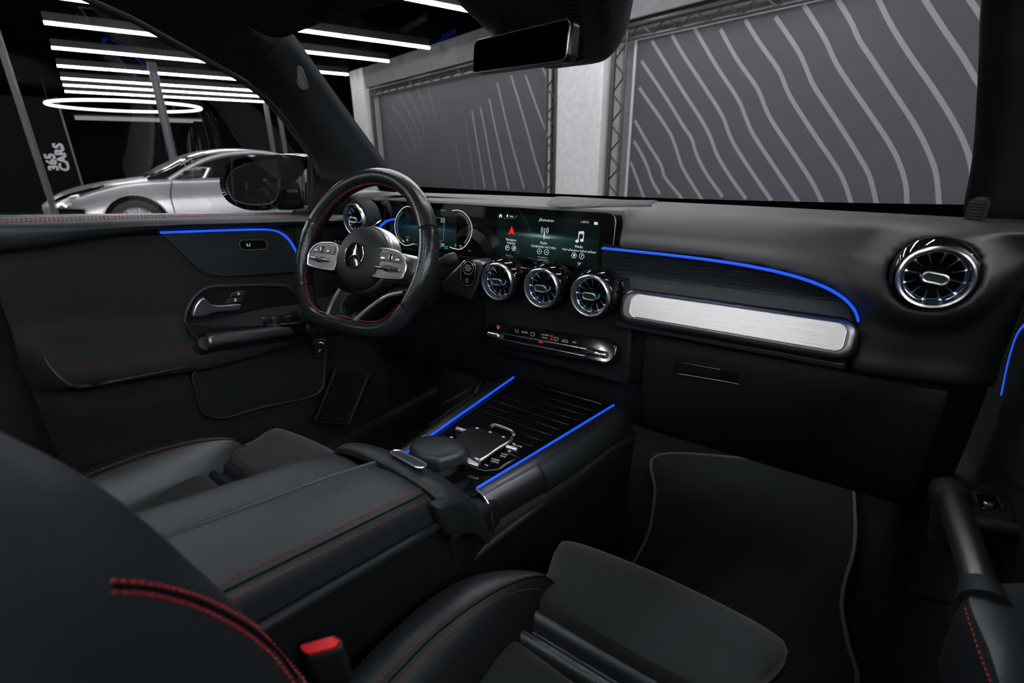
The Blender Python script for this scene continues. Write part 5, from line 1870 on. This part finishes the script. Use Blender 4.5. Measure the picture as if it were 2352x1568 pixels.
# seat switch pill
pc_ = at(582, 562, x=-.7035)
pq = [at(u, v, x=-.7035) for u, v in ((552, 562), (615, 560))]
py_ = (pq[1] - pq[0]).normalized()
pz_ = V(0, 0, 1)
pl_ = (pq[1] - pq[0]).length
px_ = V(1, 0, 0)
pill = mk('seat_switch', prism(rrect(pl_, .0235, .0115, 8), pc_, py_, pz_, -.0005, .001), gloss, dd, bevel=.0005)
mk('silver_outline', tube([pc_ + py_ * a + pz_ * b + V(.001, 0, 0) for a, b in rrect(pl_, .0235, .0115, 8)], .0011, 6, closed=True), silver, pill)
mk('symbol', prism([(-.017, -.003), (-.017, .004), (-.015, .004), (-.014, -.001), (-.010, -.001), (-.010, .004), (-.008, .004), (-.008, -.003)], pc_, py_, pz_, .001, .0014), prnt, pill)
# inner handle with its bowl
bw = cr([at(u, v, x=-.702) for u, v in ((424, 738), (432, 705), (452, 675), (482, 659), (530, 656), (640, 655), (668, 664), (684, 684), (700, 718), (716, 740), (640, 746), (520, 752), (440, 752))], 3, closed=True)
n = len(bw)
mk('handle_bowl', (bw + [p - V(.03, 0, 0) for p in bw], [tuple(range(n))] + [(i, (i + 1) % n, n + (i + 1) % n, n + i) for i in range(n)]), glossr, dd)
mk('bowl_rim', tube(bw, .0048, 8, closed=True), soft, dd)
lev = [at(u, v, x=-.682) for u, v in ((443, 724), (449, 703), (460, 687), (469, 683), (476, 688), (484, 698), (500, 702), (556, 698), (553, 707), (545, 713), (505, 716), (484, 720), (472, 726), (447, 728))]
n = len(lev)
mk('handle_lever', (lev + [p - V(.014, 0, 0) for p in lev], [tuple(range(n)), tuple(range(2 * n - 1, n - 1, -1))] + [(i, (i + 1) % n, n + (i + 1) % n, n + i) for i in range(n)]), silver, dd, bevel=.004, seg=3, label='satin silver handle lever')
for pts, nm in ((((534, 672), (566, 666), (562, 679), (528, 683)), 'lock_key'), (((526, 686), (561, 681), (555, 694), (519, 698)), 'unlock_key')):
    q = [at(u, v, x=-.698) for u, v in pts]
    key = mk(nm, (q + [p - V(.006, 0, 0) for p in q], [(0, 1, 2, 3), (4, 7, 6, 5), (0, 4, 5, 1), (1, 5, 6, 2), (2, 6, 7, 3), (3, 7, 4, 0)]), soft, dd, bevel=.0015)
    c_ = sum(q, V(0, 0, 0)) / 4 + V(.0006, 0, 0)
    mk('symbol', prism(rrect(.005, .005, .0015), c_, V(0, 1, 0), V(0, 0, 1), 0, .0004), prnt, key)
    mk('shackle', tube([c_ + V(.0004, a, .0025 + b) for a, b in circ(.0022, 10, a0=0, a1=180)], .0005, 5), prnt, key)
af = cr([at(u, v, x=-.668) for u, v in ((440, 756), (520, 752), (640, 745), (720, 738), (726, 790), (640, 806), (500, 826), (468, 832), (457, 800))], 3, closed=True)
n = len(af)
mk('armrest_front', (af + [p - V(.05, 0, 0) for p in af], [tuple(range(n))] + [(i, (i + 1) % n, n + (i + 1) % n, n + i) for i in range(n)]), glossr, dd)
mk('armrest_front_edge', tube(cr([at(u, v, x=-.664) for u, v in ((430, 745), (445, 768), (456, 785), (459, 815), (456, 835))], 5), .005, 8), soft, dd)
# window switches on the armrest
sp_ = [at(u, v, z=.872) for u, v in ((588, 722), (672, 710), (704, 722), (700, 738), (610, 746))]
n = len(sp_)
wsx = mk('window_switch_panel', (sp_ + [p - V(0, 0, .03) for p in sp_], [tuple(range(n)), tuple(range(2 * n - 1, n - 1, -1))] + [(i, (i + 1) % n, n + (i + 1) % n, n + i) for i in range(n)]), gloss, dd, bevel=.002)
for u, v in ((604, 731), (621, 725), (630, 731), (652, 720), (661, 726), (690, 716)):
    p = at(u, v, z=.8765)
    mk('window_switch', prism(rrect(.016, .009, .003), p, V(.3, .95, 0).normalized(), V(-.95, .3, 0).normalized(), -.006, .002), soft, wsx, bevel=.0015)
    mk('switch_tip', prism(rrect(.009, .0025, .001), p + V(0, 0, .0022), V(.3, .95, 0).normalized(), V(-.95, .3, 0).normalized(), 0, .001), chrome, wsx)
# pull bar
a_, b_ = at(474, 787, x=-.632), at(708, 756, x=-.632)
mk('pull_bar', tube([a_, a_.lerp(b_, .03), a_.lerp(b_, .5), a_.lerp(b_, .97), b_], [.014, .0195, .0195, .0185, .012], 16), silverd, dd, label='dark satin pull bar')
c0, c1 = at(488, 783, x=-.613), at(700, 755, x=-.613)
mk('bar_inlay', tube([c0, c0.lerp(c1, .04), c0.lerp(c1, .96), c1], [.007, .0105, .0105, .007], 12, flat=.35, up=V(1, 0, .3)), M('blue_grey_satin', (.03, .036, .043), .4, .6), dd)
mk('bar_foot', tube([at(462, 800, x=-.66), at(474, 788, x=-.634)], [.018, .016], 14), soft, dd)
# lower pocket
pk = cr([at(u, v, x=-.672) for u, v in ((452, 846), (560, 822), (690, 800), (742, 800), (745, 850), (728, 905), (600, 935), (520, 958), (470, 950), (452, 900))], 3, closed=True)
n = len(pk)
mk('door_pocket', (pk + [p - V(.02, 0, 0) for p in pk], [tuple(range(n))] + [(i, (i + 1) % n, n + (i + 1) % n, n + i) for i in range(n)]), soft2, dd)
mk('pocket_edge', tube(pk, .004, 6, closed=True), soft, dd)
# glass and sail panel
rows = [[V(-.742 + .0, y, belt_z(y) - .02) for y in (.0, .2, .4, .6, .8, .93)],
        [V(-.735, y, belt_z(y) + .10) for y in (-.02, .18, .36, .53, .7, .83)],
        [V(-.715, y, belt_z(y) + .22) for y in (-.04, .15, .3, .45, .6, .72)],
        [V(-.672, y, 1.54) for y in (-.06, .05, .15, .25, .35, .45)]]
mk('side_window', patch(rows, 4, 3), wind2, dd, label='clear driver window glass')
sl = [at(u, v, x=-.722) for u, v in ((716, 350), (728, 352), (800, 432), (800, 500), (716, 490))]
mk('sail_panel', (sl + [p - V(.02, 0, 0) for p in sl], [tuple(range(5)), tuple(range(9, 4, -1))] + [(i, (i + 1) % 5, 5 + (i + 1) % 5, 5 + i) for i in range(5)]), soft2, dd, bevel=.003)

# ------------------------------------------------------------------ door mirror outside the driver window
dm = thing('door_mirror', 'gloss black door mirror outside the driver window', 'mirror', (-.9, .82, 1.18))
gy = .78
gl_ = cr([at(u, v, y=gy) for u, v in ((531, 425), (534, 400), (548, 384), (580, 372), (620, 366), (647, 368), (644, 400), (637, 440), (628, 465), (600, 471), (570, 467), (545, 455))], 4, closed=True)
hs = cr([at(u, v, y=gy) for u, v in ((510, 422), (516, 392), (536, 370), (580, 359), (630, 355), (657, 358), (656, 400), (648, 445), (634, 478), (600, 484), (560, 479), (524, 458))], 4, closed=True)
n = len(hs)
ce = sum(hs, V(0, 0, 0)) / n
rows = []
for sc_, dy in ((.93, -.0), (.985, -.008), (1.0, .004), (1.0, .03), (.96, .07), (.84, .105), (.55, .13), (.1, .14)):
    rows.append([V(ce.x + (p.x - ce.x) * sc_, gy + dy, ce.z + (p.z - ce.z) * sc_) for p in hs])
mk('housing', grid(rows, cv=True), gloss, dm)
# the mirror glass leans to the driver
cg = sum(gl_, V(0, 0, 0)) / len(gl_)
lean = [V(p.x, p.y + (p.x - cg.x) * .10 + (p.z - cg.z) * .13, p.z) for p in gl_]
lean = [cg + (p - cg) * .985 + V(0, .002, 0) for p in lean]
mk('mirror_glass', (lean, [tuple(range(len(lean)))]), mirr, dm, smooth=False, recalc=False)
mk('glass_rim', tube([p + V(0, -.001, 0) for p in lean], .0022, 6, closed=True), soft, dm)
mk('backing', (lambda L: (L, [tuple(range(len(L)))]))([p + V(0, .006, 0) for p in gl_]), black, dm, smooth=False, recalc=False)
rows = []
for x, y, hz in ((-.80, .80, .05), (-.775, .82, .06), (-.755, .84, .065), (-.735, .86, .066)):
    rows.append([V(x, y + .06 * math.cos(a), 1.165 + hz * math.sin(a)) for a in [2 * math.pi * k / 20 for k in range(20)]])
inb = []
for u0, v0, v1, x, dy in ((640, 357, 481, -.80, 0), (668, 354, 481, -.79, .01), (700, 358, 478, -.775, .02), (722, 372, 474, -.75, .03)):
    p, q = at(u0, v0, x=x), at(u0, v1, x=x)
    inb.append([p + V(-.02, .05, -.002), p, p.lerp(q, .3) + V(.006, -.004, 0), p.lerp(q, .7) + V(.006, -.004, 0), q, q + V(-.02, .05, 0)])
mk('inner_cover', patch(inb, 4, 4), gloss, dm)
mk('foot', tube([V(-.79, .84, 1.115), V(-.735, .88, 1.09)], [.03, .035], 14), glossr, dm)

# ================================================================== PASSENGER DOOR
pdr = thing('passenger_door', 'black passenger door panel with grab handle and blue light line', 'door', (.7, .5, .4))


def pdoor(y, z):
    x = .703
    # armrest block behind, with a hand pocket left open ahead of it
    w_ = smooth01((.56 - y) / .02)
    x -= .052 * w_ * smooth01((.862 - z) / .02)
    x -= .043 * (1 - w_) * smooth01((.80 - z) / .03)
    if z < .76:
        x += .006 * smooth01((.76 - z) / .1)
    return V(x, y, z)


rows = [[pdoor(.15 + 1.05 * i / 80, .36 + .77 * j / 80) for j in range(81)] for i in range(81)]
gpd = grid(rows)
mk('door_panel', gpd, M('door_grained_plastic', (.005, .0065, .0074), .8, spec=.12, bump=('noise', 700, .5)), pdr, sharp=0)
rows = [[V(.735, y, 1.13), V(.715, y, 1.14), V(.695, y, 1.135), V(.684, y, 1.115), V(.686, y, 1.09), V(.70, y, 1.075)] for y in (.2, .5, .8, .98)]
g = patch(rows, 5, 4)
mk('belt_roll', g, leather2, pdr)
tp_ = bvh(g, gpd)
for pts in (((2327, 588), (2336, 610), (2352, 638)), ((2337, 586), (2345, 605), (2356, 625))):
    P, N = on(tp_, pts, .0006, 8)
    if len(P) > 3:
        mk('stitching', stitches(P, N, .004, .002, .0012), redst, pdr, kind='stuff')
P, N = on(tp_, ((2375, 735), (2352, 748), (2335, 772), (2322, 810), (2312, 850), (2304, 890), (2300, 908)), .0004, 8)
mk('light_line', sweep(P, [(-.0024, -.0005), (.0024, -.0005), (.0024, .0005), (-.0024, .0005)], V(1, 0, 0)), blue, pdr, label='glowing blue light line')
HZ = .86
# insert panel above the armrest
ip = cr([at(u, v, x=.7) for u, v in ((2300, 915), (2322, 950), (2352, 985), (2400, 1030), (2400, 1120), (2330, 1110), (2290, 1040), (2288, 970))], 3, closed=True)
n = len(ip)
mk('insert_panel', (ip + [p + V(.02, 0, 0) for p in ip], [tuple(range(n))] + [(i, (i + 1) % n, n + (i + 1) % n, n + i) for i in range(n)]), soft2, pdr)
# horizontal grab bar
a_, b_ = at(2186, 1146, z=HZ), at(2253, 1345, z=HZ)
mk('grab_handle', tube(cr([a_, a_.lerp(b_, .3), a_.lerp(b_, .7), b_ - V(0, .02, 0)], 6), .0145, 20), silverd, pdr, label='satin round grab handle')
mk('handle_collar', tube([a_ + V(0, .024, -.006), a_ + V(0, .008, -.001), a_ + V(0, -.004, 0)], [.020, .0195, .0155], 20), soft, pdr)
mk('handle_foot', tube(cr([a_ + V(0, .012, -.006), a_ + V(.004, .018, -.03), a_ + V(.01, .02, -.07)], 4), .016, 14), soft, pdr)
# switch block
q = [at(u, v, z=HZ - .004) for u, v in ((2205, 1128), (2300, 1095), (2390, 1150), (2352, 1222), (2212, 1190))]
mk('switch_block', (q + [p - V(0, 0, .05) for p in q], [(0, 1, 2, 3, 4), (9, 8, 7, 6, 5)] + [(i, (i + 1) % 5, 5 + (i + 1) % 5, 5 + i) for i in range(5)]), soft2, pdr, bevel=.004)
q = [at(u, v, z=HZ - .003) for u, v in ((2236, 1132), (2285, 1135), (2304, 1170), (2250, 1172))]
swp = mk('window_switch_panel', (q + [p - V(0, 0, .02) for p in q], [(0, 1, 2, 3), (4, 7, 6, 5), (0, 4, 5, 1), (1, 5, 6, 2), (2, 6, 7, 3), (3, 7, 4, 0)]), gloss, pdr, bevel=.002)
mk('silver_outline', tube([p + V(0, 0, .001) for p in q], .0009, 6, closed=True), silver, swp)
p = at(2270, 1157, z=HZ)
mk('window_switch', prism(rrect(.009, .006, .002), p, V(1, 0, 0), V(0, 1, 0), -.003, .002), silver, swp, bevel=.001)
a2, b2 = at(2216, 1196, z=HZ - .004), at(2352, 1226, z=HZ - .004)
mk('pull_cup_edge', tube([a2, a2.lerp(b2, .5) + V(0, 0, .002), b2 + (b2 - a2) * .3], .0075, 12), leather2, pdr)
# armrest pad
ap = [at(u, v, z=HZ) for u, v in ((2206, 1400), (2216, 1366), (2240, 1352), (2290, 1346), (2352, 1342), (2440, 1345), (2440, 1660), (2310, 1660), (2255, 1520))]
apc = cr(ap, 3, closed=True)
c_ = sum(apc, V(0, 0, 0)) / len(apc)
rows = [[V(c_.x + (p.x - c_.x) * s_, c_.y + (p.y - c_.y) * s_, HZ + z_) for p in apc] for s_, z_ in ((.0, .012), (.5, .012), (.85, .009), (.97, .0), (1.0, -.012), (.99, -.05), (.95, -.075))]
g = grid(rows, cv=True)
mk('armrest_pad', g, leather2, pdr)
mk('pad_front_collar', tube([b_ + V(0, -.002, -.001), b_ + V(0, -.03, -.002)], [.0165, .0215], 20), soft, pdr)
P, N = on(bvh(g), ((2218, 1396), (2232, 1440), (2252, 1500), (2278, 1568), (2290, 1600)), .0006, 8)
if len(P) > 3:
    mk('stitching', stitches(P, N, .0040, .0014, .0009), redst, pdr, kind='stuff')
pk_ = [(2106, 1392), (2112, 1376), (2124, 1372), (2204, 1394), (2290, 1470), (2290, 1640), (2130, 1640)]
P, N = on(bvh(gpd), pk_[::-1][2:] + [], .0008, 5)
if len(P) > 3:
    mk('pocket_seam', tube(P, .0014, 6), black, pdr)
P, N = on(bvh(gpd), ((2092, 1200), (2084, 1300), (2078, 1400)), .0008, 5)
if len(P) > 3:
    mk('pocket_seam', tube(P, .0016, 6), black, pdr)
